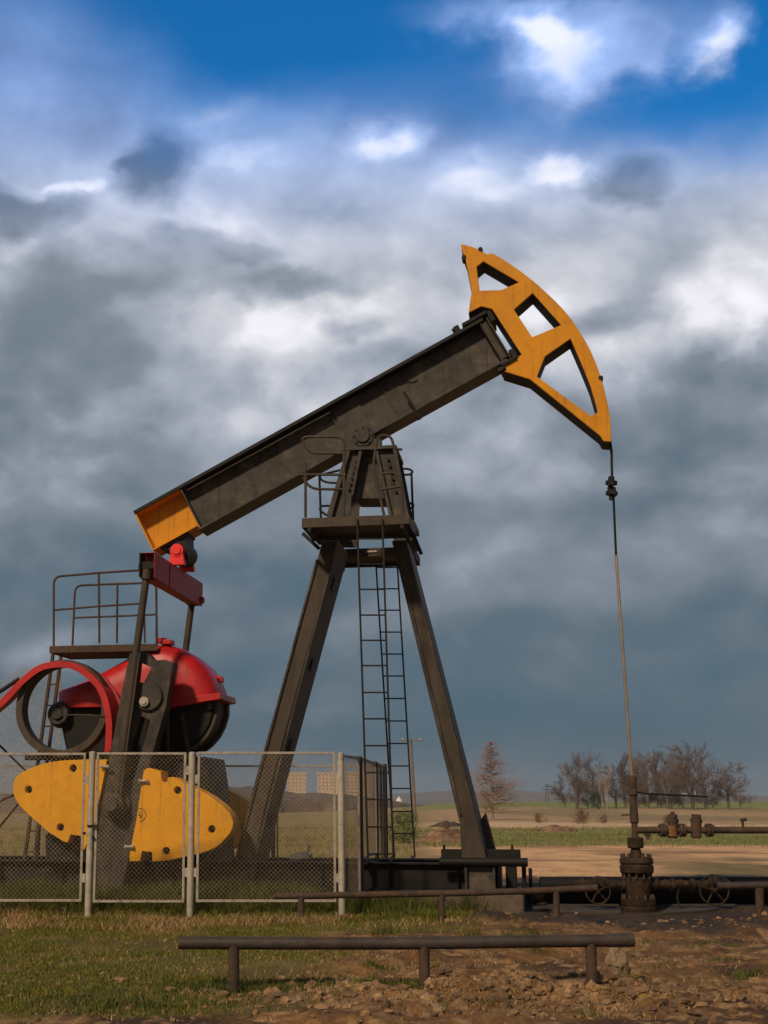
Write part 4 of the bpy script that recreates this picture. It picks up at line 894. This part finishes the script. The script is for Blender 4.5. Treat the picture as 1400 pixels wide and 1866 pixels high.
m = MB(); pipe(m, Q(1180, 1513), Q(1181, 1530), 3); pipe(m, Q(1176, 1521), Q(1186, 1521), 3.4); pipe(m, Q(1354, 1512), Q(1354, 1495), 2.4); pipe(m, Q(1350, 1495), Q(1361, 1493), 3.2); m.build('bleed_valve', 'rusty_steel', wh)
m = MB(); m.tube([Q(1158, 1442), Q(1172, 1446), Q(1200, 1448), Q(1250, 1450), Q(1290, 1452)], .013, 7); pipe(m, Q(1150, 1445), Q(1160, 1444), 5); m.build('lever', 'black_steel', wh)
m = MB(); m.cyl(Q(1133, 1486), Q(1150, 1484), .011, n=6); m.build('gauge_stub', 'rusty_steel', wh)
# side outlets with handwheels
for sgn, xs0, hx, hy, hr_ in ((-1, (1147, 1100, 1045), 1090, 1624, 22), (1, (1182, 1240, 1330), 1302, 1622, 26)):
    m = MB(); pipe(m, Q(1165, 1612), Q(xs0[2], 1612), 7); m.build('side_outlet', 'oily_steel', wh)
    m = MB()
    xs_l = (1135, 1118, 1104, 1074, 1060) if sgn < 0 else (1196, 1214, 1226, 1240, 1262, 1282, 1322)
    for i, x in enumerate(xs_l): pipe(m, Q(x-3.5, 1612), Q(x+3.5, 1612), 11 if i % 2 == 0 else 9, 14)
    m.build('side_flange', 'oily_steel', wh, .004, each=1)
    m = MB(); m.lathe(Q(hx, 1610, -.02), (0, -1, 0), [(0, .10), (.10, .09), (.12, .05), (.30, .035)], 14); m.cyl(Q(hx, 1604), Q(hx, 1622), .10, n=14); m.build('side_valve', 'oily_steel', wh, .006)
    c_ = Q(hx, hy, -.33); r_ = hr_*abs(Q(1161, 1600).x-Q(1160, 1600).x)
    m = MB(); m.tube([c_ + Vector((r_*math.cos(a_), .25*r_*math.sin(a_)*0, r_*math.sin(a_))) for a_ in np.linspace(0, 2*math.pi, 33)[:-1]], .011, 7, True)
    for k in range(5): a_ = 2*math.pi*k/5+.4; m.cyl(c_ + Vector((0, .03, 0)), c_ + Vector((r_*math.cos(a_), 0, r_*math.sin(a_))), .010, n=6)
    m.cyl(c_ + Vector((0, -.03, 0)), c_ + Vector((0, .1, 0)), .03, n=10); m.build('handwheel', 'oily_steel', wh)
m = MB(); m.tube([Q(1238, 1620, -.1), Q(1234, 1635, -.1), Q(1238, 1650, -.12), Q(1240, 1660, -.15)], .012, 6); m.build('drain_hose', 'black_steel', wh)
pl = MB(); a_ = W(985, 1612, YW+.75); b2 = W(1480, 1612, YW+.75); pl.cyl((a_.x, YW+.75, .30), (b2.x, YW+.75, .30), .11, n=20); pl.cyl((a_.x-.3, YW+1.15, .16), (b2.x, YW+1.15, .16), .15, n=20)
o = pl.build('pipeline', 'black_steel'); tag(o, 'dark pipes lying on the ground behind the wellhead', 'pipeline')
# slabs at the foot of the well
for nm, pts_, lab in (('concrete_slab', [(1205, 1668), (1225, 1652), (1300, 1650), (1345, 1652), (1330, 1658), (1280, 1664)], 'thin pale concrete slab lying to the right of the wellhead foot'),
                      ('concrete_slab', [(960, 1652), (1128, 1652), (1133, 1666), (1040, 1664), (975, 1660)], 'dark stained concrete slab between the foundation and the wellhead foot')):
    q = [G(x, y) for x, y in pts_]; n_ = len(q); mb = MB(); mb.add([(p.x, p.y, -.02) for p in q] + [(p.x, p.y, .035) for p in q], [tuple(range(n_)), tuple(range(n_, 2*n_))] + [(i, (i+1) % n_, n_+(i+1) % n_, n_+i) for i in range(n_)])
    tag(mb.build(nm, 'slab', None, .008), lab, 'slab')

# foundation under the skid
f = MB(); f.box((uL-.5, -.6, -.1), (P(640, 1600, -.95).x, .9, zb-.004)); f.box((P(641, 1600, -.95).x, -.93, -.1), (P(790, 1600, -.95).x, .95, zb-.016)); f.box((P(791, 1600, -1.1).x, -1.15, -.1), (P(953, 1600, -1.1).x, 1.1, zb-.012))
o = f.build('foundation', 'concrete', None, .02); o.location = ROOT; o.rotation_euler = (0, 0, -YAW); tag(o, 'stained concrete foundation block under the pumpjack skid', 'foundation')
# sack lying on the skid
sk = MB(); c_ = P(548, 1563, -.8); sk.loft([(c_.x-.16+.32*t_, c_.z-.02+h_) for t_, h_ in ((0, 0), (.1, .05), (.35, .09), (.7, .10), (.95, .06), (1, 0), (.5, -.02))], (c_.x, c_.z), [(-.95, .5), (-.9, .9), (-.8, 1.05), (-.7, .95), (-.64, .5)]); sk.tube([(c_.x+.09, -.82, c_.z+.06), (c_.x+.12, -.82, c_.z+.13), (c_.x+.11, -.83, c_.z+.17)], .022, 6)
o = sk.build('rag', 'cloth', None, .02, 60); o.location = ROOT; o.rotation_euler = (0, 0, -YAW); tag(o, 'grey rag bundle lying on the skid behind the right fence panel', 'rag')

# ------------------------------------------------------------------ chain link fence
YF = G(400, 1676).y; ZT = W(300, 1374, YF).z; ZBt = W(300, 1641, YF).z
fence = empty('chain_link_fence', (0, YF, 0)); tag(fence, 'silvery chain link mesh fence round the crank end of the pumpjack, with a gate', 'fence')
def FX(px, Y=None): return W(px, 1500, Y or YF).x
def post(x, y, zt_, r=.036, m_='galvanised', zb_=-.2, cap=True):
    mb = MB(); y -= YF; mb.cyl((x, y, zb_), (x, y, zt_), r, n=16)
    if cap: mb.cyl((x, y, zt_), (x, y, zt_+.012), r*.98, r*.5, n=16)
    return mb.build('post', m_, fence)
def netting(A_, B_, z0, z1, name_parent, pitch=.056, r=.0013, lo=None):     # woven mesh between two plan points
    A_, B_ = Vector(A_), Vector(B_); Lx = (B_-A_).length; d_ = (B_-A_).normalized(); nn = Vector((-d_.y, d_.x)); Hz = z1-z0; mb = MB()
    for s_ in (1, -1):
        k = -int(Hz/pitch)-1
        while k*pitch < Lx + (Hz if s_ < 0 else 0) + pitch:
            x0 = k*pitch
            # line x = x0 + s*z, clipped to the panel
            za, zb2 = 0., Hz
            if s_ > 0: za = max(za, -x0); zb2 = min(zb2, Lx-x0)
            else: za = max(za, x0-Lx); zb2 = min(zb2, x0)
            if zb2-za > .02:
                p_ = A_ + d_*(x0+s_*za); q_ = A_ + d_*(x0+s_*zb2); o_ = nn*(.0022*s_)
                mb.bar((p_.x+o_.x, p_.y+o_.y-YF, z0+za), (q_.x+o_.x, q_.y+o_.y-YF, z0+zb2), r*2, r*2, (nn.x, nn.y, 0))
            k += 1
    return mb.build('mesh', 'wire', name_parent)
def panel(A_, B_, z0, z1, name='panel', pitch=.056, fw=.03, braces=(), r=.0013):
    A_, B_ = Vector(A_), Vector(B_); mb = MB(); d_ = (B_-A_).normalized(); nn = (-d_.y, d_.x, 0); o_ = Vector((0, YF))
    a_, b2 = A_-o_, B_-o_
    mb.bar((a_.x, a_.y, z1), (b2.x, b2.y, z1), fw, fw, nn); mb.bar((a_.x, a_.y, z0), (b2.x, b2.y, z0), fw, fw, nn)
    for e in (a_+d_*fw*.5, b2-d_*fw*.5): mb.bar((e.x, e.y, z0+fw/2+.001), (e.x, e.y, z1-fw/2-.001), fw, fw, nn)
    for z_ in braces: mb.bar((a_.x+d_.x*fw, a_.y+d_.y*fw, z_), (b2.x-d_.x*fw, b2.y-d_.y*fw, z_), fw*.6, fw*.6, nn)
    o = mb.build(name, 'frame_paint', fence, .002); netting(A_, B_, z0, z1, o, pitch, r=r); return o
xL, xM, xC = FX(165), FX(348.5), FX(622)
YS1, YS2, YS3 = 18.42, 20.65, 21.9
def sx(Y_): return float(np.interp(Y_, [YF, YS1, YS2, YS3], [xC, FX(657, YS1), FX(686, YS2), FX(703, YS3)]))
post(xL, YF, W(168, 1371, YF).z, .042); post(xM, YF, W(348, 1372, YF).z, .042); post(xC, YF, W(620, 1373, YF).z, .042)
post(xL-2.1, YF+.05, ZT, .042)
panel((xL-2.05, YF), (FX(153), YF), ZBt, ZT)
g_ = panel((FX(173), YF), (FX(338), YF), ZBt-.01, ZT+.005, 'gate')
panel((FX(359), YF), (FX(612), YF), ZBt-.005, ZT+.012)
hg = MB()
for (x0_, x1_, ys_) in ((336, 343, (1404, 1590)), (354, 361, (1420, 1590)), (610, 616, (1420, 1600)), (151, 158, (1420, 1600))):
    for y_ in ys_: hg.box((FX(x0_), -.012, W(0, y_+8, YF).z), (FX(x1_), .012, W(0, y_-8, YF).z))
hg.build('hinge', 'galvanised', fence, each=1)
lt = MB(); z_ = W(0, 1505, YF).z; lt.box((FX(160), -.055, z_-.012), (FX(178), -.043, z_+.012)); lt.cyl((FX(155), -.05, z_-.09), (FX(155), -.02, z_-.09), .02, n=10); lt.cyl((FX(171), -.05, z_-.14), (FX(171), -.02, z_-.14), .018, n=10); lt.build('latch', 'black_steel', g_)
post(sx(YS1), YS1, ZT, .036, 'rusty_steel'); post(sx(YS2), YS2, ZT, .034, 'rusty_steel', zb_=-.1); post(sx(YS3), YS3, ZT, .034, 'rusty_steel')
panel((sx(YF+.06), YF+.06), (sx(YS1-.05), YS1-.05), .25, ZT-.02); panel((sx(YS1+.05), YS1+.05), (sx(YS2-.05), YS2-.05), zt+.06, ZT-.02); panel((sx(YS2+.05), YS2+.05), (sx(YS3-.05), YS3-.05), .2, ZT-.02)
bx = [sx(YS3), sx(YS3)-1.75, sx(YS3)-3.6, sx(YS3)-5.4, sx(YS3)-7.2]
for i in range(4):
    if i: post(bx[i], YS3, ZT, .034, 'rusty_steel')
    panel((bx[i+1]+.05, YS3), (bx[i]-.05, YS3), .2, ZT-.02)

# ------------------------------------------------------------------ low pipe rails
def pipe_rail(label, pts_, posts_, Y_, r, name='pipe_rail', sleeve=None, group='low pipe rails on short posts'):
    o = empty(name, (W(*pts_[0], Y_).x, Y_, 0)); org = Vector(o.location); m = MB()
    ps = [W(x, y, Y_)-org for x, y in pts_]
    m.tube(smooth_line(ps, 5), r, 18); m.build('rail', 'rusty_steel' if r < .04 else 'dark_rail', o)
    if sleeve: m = MB(); m.cyl(W(sleeve[0], sleeve[1], Y_)-org, ps[-1]+Vector((.002, 0, 0)), r*1.12, n=20); m.build('sleeve', 'dark_rail', o)
    for (x, y0_, yb_, w_) in posts_:
        p_ = W(x, y0_, Y_)-org; b_ = W(x+.01, yb_, Y_)-org; m = MB(); m.cyl((p_.x, 0, p_.z), (b_.x, .0, b_.z-.25), w_, n=14); m.build('post', 'rusty_steel', o)
    return tag(o, label, 'rail', group)
mat('dark_rail', (.050, .038, .034), .6, 0, .4, 5, (.085, .045, .028), (.52, .72), .25, 45, third=(.03, .025, .026), tmix=(.5, .7), tscale=4, spec=.35)
pipe_rail('dark pipe rail nearest the viewer, on three rusty posts with stones round them', [(326, 1718.5), (430, 1719), (600, 1719.5), (775, 1719), (930, 1716.5), (1080, 1714.5), (1154, 1713)], [(426, 1722, 1812, .044), (773, 1722, 1800, .042), (1077, 1717, 1788, .042)], 10.8, .046, sleeve=(1110, 1713.8))
pipe_rail('long dark pipe rail in front of the concrete foundation and the fence corner', [(500, 1633.5), (640, 1631), (810, 1628), (960, 1624), (1050, 1620), (1088, 1618)], [(549, 1635, 1692, .038), (805, 1630, 1684, .038), (1014, 1624, 1682, .038)], 16.75, .0385)
pipe_rail('short dark pipe rail starting beside the right handwheel and running out of view', [(1308, 1615), (1360, 1614), (1420, 1613), (1520, 1612)], [(1384, 1618, 1668, .05), (1510, 1616, 1668, .05)], 16.9, .042)

# ------------------------------------------------------------------ trees
def tree_mesh(name, m_, seed, h=11., spread=.55, levels=4, twigr=.028, trunk=.22, up=.35, cone=False, fork=.3, dens=1.):
    q = random.Random(seed); V, Fc = [], []
    def seg(p, d, l, r0, r1):
        e = p + d*l; a = d.orthogonal().normalized(); b = d.cross(a); n0 = len(V); k = 3 if r0 < .06 else 6
        for c, r in ((p, r0), (e, r1)):
            for i in range(k): V.append(tuple(c + (a*math.cos(6.283*i/k) + b*math.sin(6.283*i/k))*r))
        Fc.extend([(n0+i, n0+(i+1) % k, n0+k+(i+1) % k, n0+k+i) for i in range(k)]); return e
    def rnd(d, amt): return (d + Vector((q.gauss(0, amt), q.gauss(0, amt), q.gauss(0, amt)*.7))).normalized()
    def grow(p, d, l, r, lv):
        n_ = 4 if lv else 2
        for i in range(n_):
            r1 = max(r*(1 - .6*(i+1)/n_), twigr*.6); p = seg(p, d, l/n_, r, r1); r = r1
            d = rnd(d, .13 if lv else .22); d = (d + Vector((0, 0, .06*up))).normalized()
            if lv and (i > 0 or lv < levels):
                for _ in range(int((2.2 if lv > 1 else 3.2)*dens + q.random())):
                    a = q.uniform(0, 6.283); side = (d.orthogonal().normalized()*math.cos(a) + d.cross(d.orthogonal().normalized())*math.sin(a))
                    nd = (d*q.uniform(.45, 1.) + side*spread*1.5 + Vector((0, 0, up))).normalized()
                    grow(p, nd, l*q.uniform(.38, .66), max(r*.62, twigr), lv-1)
        return p
    if cone:
        p = Vector((0, 0, 0)); n_ = 34; r = trunk
        for i in range(n_):
            t_ = i/n_; p = seg(p, rnd(Vector((0, 0, 1)), .02), h/n_, trunk*(1-t_)+.03, trunk*(1-t_-1/n_)+.03)
            if t_ > .06:
                for _ in range(int(7*dens)):
                    a = q.uniform(0, 6.283); R_ = h*.40*(1-t_)**.8*q.uniform(.2, 1.15)+.2; grow(p + Vector((0, 0, q.uniform(-.2, .2))), Vector((math.cos(a), math.sin(a), q.uniform(-.05, .55))).normalized(), R_, .05, 1)
    else:
        r = trunk; p = Vector((0, 0, 0)); d = Vector((q.gauss(0, .04), q.gauss(0, .04), 1)).normalized(); th = h*fork
        for i in range(3): p = seg(p, d, th/3, r, r*.93); r *= .93; d = rnd(d, .05)
        grow(p, rnd(d, .05), h*.62, r*.8, levels-1)
        for _ in range(4):
            a = q.uniform(0, 6.283); grow(p + Vector((0, 0, q.uniform(-.4, .3)*th*.5)), Vector((math.cos(a)*spread*1.5, math.sin(a)*spread*1.5, 1)).normalized(), h*q.uniform(.34, .5), r*.5, levels-2)
    me = bpy.data.meshes.new(name); me.from_pydata(V, [], Fc); me.materials.append(M[m_]); return me
def trunk_split(me, trunk_m):                          # trunk = the thick lower faces, as a part of its own
    return me
def place_tree(name, label, cat, me, px, py, Yd, hpx, baseh, group, trunk_m='bark', trunk_r=.2, wide=1.):
    g0 = W(px, py, Yd); zg = gz(g0.x, Yd); H_ = hpx*Yd/(F*1.03)
    o = empty(name, (g0.x, Yd, zg-.1)); k = H_/baseh
    tr = MB(); tr.cyl((0, 0, -.3), (.0, 0, baseh*.34), trunk_r*1.08, trunk_r*.8, n=8); t_ = tr.build('trunk', trunk_m, o)
    c_ = bpy.data.objects.new('crown', me); col.objects.link(c_); c_.parent = o; o.scale = (k*wide, k*wide, k); o.rotation_euler = (0, 0, random.uniform(0, 6.28))
    tag(o, label, cat, group); return o
def mh(me): return max(v.co.z for v in me.vertices)
V_ = [tree_mesh('crown', 'twig', 40+i, spread=(.50, .42, .6, .36)[i], up=(.3, .5, .25, .7)[i], fork=(.22, .28, .2, .3)[i], dens=(1.06, 1.04, 1.06, 1.0)[i], twigr=.026, trunk=.30) for i in range(4)]
B1 = tree_mesh('crown', 'birch', 61, spread=.28, up=.9, fork=.4, trunk=.15, twigr=.024, dens=.9)
S1 = tree_mesh('crown', 'twig', 77, h=5, spread=.7, up=.4, fork=.08, trunk=.06, levels=4, twigr=.018, dens=.95)
LR = tree_mesh('crown', 'larch', 90, h=12, cone=True, twigr=.010, trunk=.12, dens=.95)
TR = [(1052, 1471, 260, 100, V_[1], 'tall narrow bare tree near the left end of the far tree row', 1.), (1080, 1470, 280, 80, V_[2], 'bare bushy tree just right of the tall narrow one in the far row', 1.1),
      (1123, 1470, 270, 78, V_[0], 'mid height bare tree directly left of the polished rod', 1.), (1140, 1470, 290, 92, V_[3], 'slender bare tree directly behind the polished rod', .9),
      (1163, 1470, 285, 84, V_[2], 'bare tree just right of the polished rod in the far row', .9), (1182, 1469, 262, 102, V_[1], 'rounded bare tree above the left part of the lever', .95),
      (1199, 1469, 282, 96, V_[3], 'thin bare tree second from the rod lever middle', .9), (1218, 1469, 258, 106, V_[2], 'bare tree with a forked clear trunk above the first flow line valve', .9),
      (1238, 1469, 286, 88, V_[0], 'bare tree half hidden left of the broadest crown', .85), (1263, 1469, 250, 116, V_[0], 'broadest and tallest bare tree, standing above the second flow line valve', 1.05),
      (1288, 1468, 275, 92, V_[1], 'bare tree touching the right side of the broadest crown', .85), (1328, 1468, 252, 88, V_[2], 'lone bare tree with a dark trunk, right of the gap in the row', 1.05)]
for px, py, Yd, hpx, me_, lab, wd in TR: place_tree('bare_tree', lab, 'tree', me_, px, py, Yd, hpx*1.14, mh(me_), 'bare trees on the far field edge', wide=wd*1.4, trunk_r=.25)
for px, hpx, lab in ((1098, 84, 'left one of two pale birch trunks in the far tree row'), (1106, 80, 'right one of two pale birch trunks in the far tree row')):
    place_tree('birch_tree', lab, 'birch', B1, px, 1471, 255, hpx, mh(B1), 'birches in the far tree row', 'birch', .17)
for px, hpx, lab, wd in ((1030, 58, 'low reddish bush at the left end of the far tree row', 1.), (1072, 44, 'low bush under the tall narrow tree', 1.4), (1150, 46, 'low bush behind the wellhead top', 1.4), (1205, 42, 'low bush under the rounded bare tree', 1.6),
                         (1245, 40, 'low bush left of the broadest tree trunk', 1.5), (1285, 44, 'low bush right of the broadest tree trunk', 1.5), (1300, 36, 'low bush in the gap of the far tree row', 1.2), (1350, 48, 'low bush at the right end of the far tree row', 1.1), (1180, 40, 'low bush above the lever root', 1.5), (1225, 38, 'low bush above the first flow line valve', 1.5)):
    place_tree('bush', lab, 'bush', S1, px, 1470, 268, hpx, mh(S1)*.8, 'bushes under the far tree row', trunk_r=.06, wide=wd)
EV = [W(1089, 1470, 262)]; 
def leafy(name, label, cat, c, rx, rz, n_, s_, m_, group=None, stem='bark'):
    o = empty(name, (c.x, c.y, gz(c.x, c.y))); V, Fc = [], []
    for i in range(n_):
        a = rng.normal(0, 1, 3); a /= np.linalg.norm(a); a *= rng.uniform(.2, 1)**.5 * (1+.25*math.sin(5*a[0]+3*a[1])); p = Vector((a[0]*rx, a[1]*rx, rz*.95 + a[2]*rz*.95)); d = Vector(rng.normal(0, 1, 3)).normalized()*s_; e = d.orthogonal().normalized()*s_*.5
        n0 = len(V); V += [tuple(p-d), tuple(p+e), tuple(p+d), tuple(p-e)]; Fc.append((n0, n0+1, n0+2, n0+3))
    me = bpy.data.meshes.new('crown'); me.from_pydata(V, [], Fc); me.materials.append(M[m_]); k = bpy.data.objects.new('crown', me); col.objects.link(k); k.parent = o
    mb = MB(); mb.cyl((0, 0, -.1), (0, 0, rz), .04*rz+.02, n=6); mb.build('trunk', stem, o); return tag(o, label, cat, group)
leafy('evergreen_bush', 'dark evergreen bush at the foot of the pale birch trunks', 'bush', W(1090, 1468, 258), 1.6, 1.8, 700, .16, 'evergreen')
mat('bush_green', (.11, .13, .035), .9, 0, .35, 3, None, bump=0)
leafy('green_bush', 'green bush beside the utility pole behind the far ladder', 'bush', W(738, 1500, 95), 1.0, .62, 1200, .07, 'bush_green')
leafy('green_bush', 'lower olive bush on the yard edge right of the far ladder foot', 'bush', W(735, 1536, 55), .75, .42, 900, .05, 'bush_green')
place_tree('larch_tree', 'tall reddish cone shaped bare tree just right of the tower leg', 'tree', LR, 898, 1492, 150, 146, mh(LR), None, 'larch', .16, 1.35)
D1 = tree_mesh('crown', 'dry_bush', 83, h=1.6, spread=.8, up=.4, fork=.05, trunk=.03, levels=4, twigr=.008, dens=1.)
for px, py, Yd, hpx, lab in ((1058, 1502, 110, 34, 'brown dry shrub on the track edge left of the riser'), (985, 1500, 115, 24, 'small dry shrub between the larch and the wellhead'), (1098, 1500, 118, 22, 'small dry shrub close left of the riser'), (812, 1516, 80, 22, 'dry shrub on the heap beside the right tower leg'), (1215, 1499, 115, 22, 'dry shrub behind the first flow line valve')):
    place_tree('dry_shrub', lab, 'shrub', D1, px, py, Yd, hpx, mh(D1), 'dry shrubs along the dirt track', 'dry_bush', .03, 1.35)
for (px, py, rr_, hh_, lab, m_) in ((1012, 1518, 1.3, .35, 'dark earth mound on the green strip left of the wellhead', 'clod'), (818, 1534, 1.5, .55, 'heap of grey rubble beside the right tower leg', 'clod'), (815, 1507, 1.4, .4, 'dark low heap on the track behind the tower leg', 'rusty_steel')):
    c_ = G(px, py); mb = MB(); vs = []; n_ = 26
    for j in range(7):
        for i in range(n_): a_ = 6.2832*i/n_; k_ = j/6; rad = rr_*(1-k_)*(1+.18*math.sin(3*a_+j)+random.uniform(-.1, .1)); vs.append((rad*math.cos(a_), rad*math.sin(a_), hh_*(1-(1-k_)**2)*(1+random.uniform(-.15, .15))-.05))
    mb.add(vs, [(j*n_+i, j*n_+(i+1) % n_, (j+1)*n_+(i+1) % n_, (j+1)*n_+i) for j in range(6) for i in range(n_)]); o = mb.build('mound', m_, None, 0, 60); o.location = (c_.x, c_.y, gz(c_.x, c_.y)); tag(o, lab, 'mound')

# ------------------------------------------------------------------ far things: blocks of flats, church, poles
def block(px0, px1, pyt, pyb, Yd, lab, fl=9, cols=8):
    a_, b2 = W(px0, pyt, Yd), W(px1, pyb, Yd); wx_ = b2.x-a_.x; o = empty('apartment_block', ((a_.x+b2.x)/2, Yd, 0)); h_ = a_.z
    m = MB(); m.box((-wx_/2, 0, -5), (wx_/2, 14, h_)); m.build('wall', 'apartment', o); m = MB(); m.box((-wx_/2-.5, -.5, h_+.01), (wx_/2+.5, 14.5, h_+1)); m.build('roof', 'apartment', o)
    z0_ = max(3, b2.z-8); m0 = None
    for i in range(fl):
        z_ = h_ - 2.8*(i+1)+.4
        for j in range(cols):
            x_ = -wx_/2 + wx_*(j+.5)/cols
            if m0 is None:
                mb = MB(); mb.box((-.8, -.15, 0), (.8, .02, 1.5)); m0 = mb.build('window', 'window_dark', o); k_ = m0
            else: k_ = m0.copy(); col.objects.link(k_); k_.parent = o
            k_.location = (x_, 0, z_)
    return tag(o, lab, 'apartment block', 'blocks of flats on the skyline')
block(524, 558, 1410, 1447, 1150, 'leftmost pale block of flats on the skyline, right beside the left tower leg', 5, 5)
block(579, 628, 1410, 1440, 1180, 'middle pale block of flats on the skyline behind the fence corner', 5, 7)
block(632, 678, 1409, 1446, 1160, 'rightmost pale block of flats on the skyline, seen through the side fence', 6, 7)
def house(name, px, py, Yd, w_, h_, rh, lab, cat, tower=False, grp=None):
    c_ = W(px, py, Yd); o = empty(name, (c_.x, Yd, c_.z-h_*.5)); m = MB(); m.box((-w_/2, 0, -2), (w_/2, w_*.8, h_)); wl_ = m.build('wall', 'white_wall', o)
    m = MB(); m.add([(-w_/2-.3, -.3, h_+.01), (w_/2+.3, -.3, h_+.01), (w_/2+.3, w_*.8+.3, h_+.01), (-w_/2-.3, w_*.8+.3, h_+.01), (-w_/2-.3, w_*.4, h_+rh), (w_/2+.3, w_*.4, h_+rh)], [(0, 3, 2, 1), (0, 1, 5, 4), (2, 3, 4, 5), (0, 4, 3), (1, 2, 5)]); m.build('roof', 'white_wall' if tower else 'roof', o)
    if tower: m = MB(); m.cyl((0, w_*.4, h_), (0, w_*.4, h_+rh+1.2), w_*.16, n=10); m.cyl((0, w_*.4, h_+rh+1.2), (0, w_*.4, h_+rh+3.2), w_*.17, .05, n=10); m.build('spire', 'white_wall', o)
    for j in (-1, 0, 1): m = MB(); m.box((j*w_*.28-.35, -.06, h_*.3), (j*w_*.28+.35, .02, h_*.75)); m.build('window', 'window_dark', o)
    return tag(o, lab, cat, grp)
house('church', 729, 1475, 620, 9, 2.2, 1.4, 'tiny white church with a small spire on the horizon between the two ladders', 'church', True)
for px, py, lab in ((524, 1480, 'tiny white house at the meadow edge just right of the left tower leg'), (536, 1481, 'second tiny white house right of the left tower leg'), (18, 1489, 'tiny white house low on the left edge of the photo'), (452, 1467, 'tiny white house right beside the far counterweight tip')):
    house('house', px, py, 560, 7, 2.4, 1.6, lab, 'house', grp='houses at the foot of the hill')
c_ = W(757, 1490, 120); o = empty('utility_pole', (c_.x, 120, gz(c_.x, 120))); zt_ = W(752, 1346, 120).z - o.location.z
m = MB(); m.cyl((0, 0, -.3), (-.25, 0, zt_), .17, .11, n=10); m.build('pole', 'wood_pole', o); m = MB(); m.bar((-1.2, -.15, zt_-.12), (.75, -.15, zt_-.22), .10, .10); m.build('crossarm', 'wood_pole', o)
for dx in (-1.0, .55):
    m = MB(); m.cyl((dx, -.15, zt_-.08), (dx, -.15, zt_+.02), .05, .035, n=8); m.build('insulator', 'white_wall', o)
tag(o, 'weathered wooden utility pole leaning beside the far ladder', 'utility pole')
c_ = W(998, 1470, 900); o = empty('power_pylon', (c_.x, 900, 0)); m = MB(); h_ = W(998, 1430, 900).z
for sx_, sy_ in ((-1, -1), (1, -1), (1, 1), (-1, 1)): m.bar((sx_*1.6, sy_*1.6, 0), (sx_*.2, sy_*.2, h_), .14, .14, (1, 0, 0))
for i in range(8):
    z0_, z1_ = h_*i/8, h_*(i+1)/8; k0, k1 = 1.6-1.4*i/8, 1.6-1.4*(i+1)/8; m.bar((-k0, -k0, z0_), (k1, -k1, z1_), .08, .08); m.bar((k0, -k0, z0_), (-k1, -k1, z1_), .08, .08)
m.build('mast', 'black_steel', o); m = MB(); m.bar((-4, 0, h_*.80), (4, 0, h_*.80), .3, .3); m.bar((-2.6, 0, h_*.92), (2.6, 0, h_*.92), .3, .3); m.build('crossarm', 'black_steel', o); tag(o, 'faint lattice power pylon on the horizon left of the far tree row', 'pylon')

# ------------------------------------------------------------------ air
hz = bpy.data.materials.new('air'); hz.use_nodes = True; t = hz.node_tree; t.nodes.clear(); pv = N(t, 'ShaderNodeVolumePrincipled'); pv.inputs['Color'].default_value = (.78, .84, .92, 1); pv.inputs['Density'].default_value = HAZE if (HAZE := .00022) else 0
pv.inputs['Anisotropy'].default_value = .0
t.links.new(pv.outputs[0], N(t, 'ShaderNodeOutputMaterial').inputs['Volume'])
m = MB(); m.box((-2700, -80, -14), (3300, 3300, 75)); o = m.build('haze', hz); tag(o, 'thin haze over the far fields and hills', 'haze', kind='stuff')
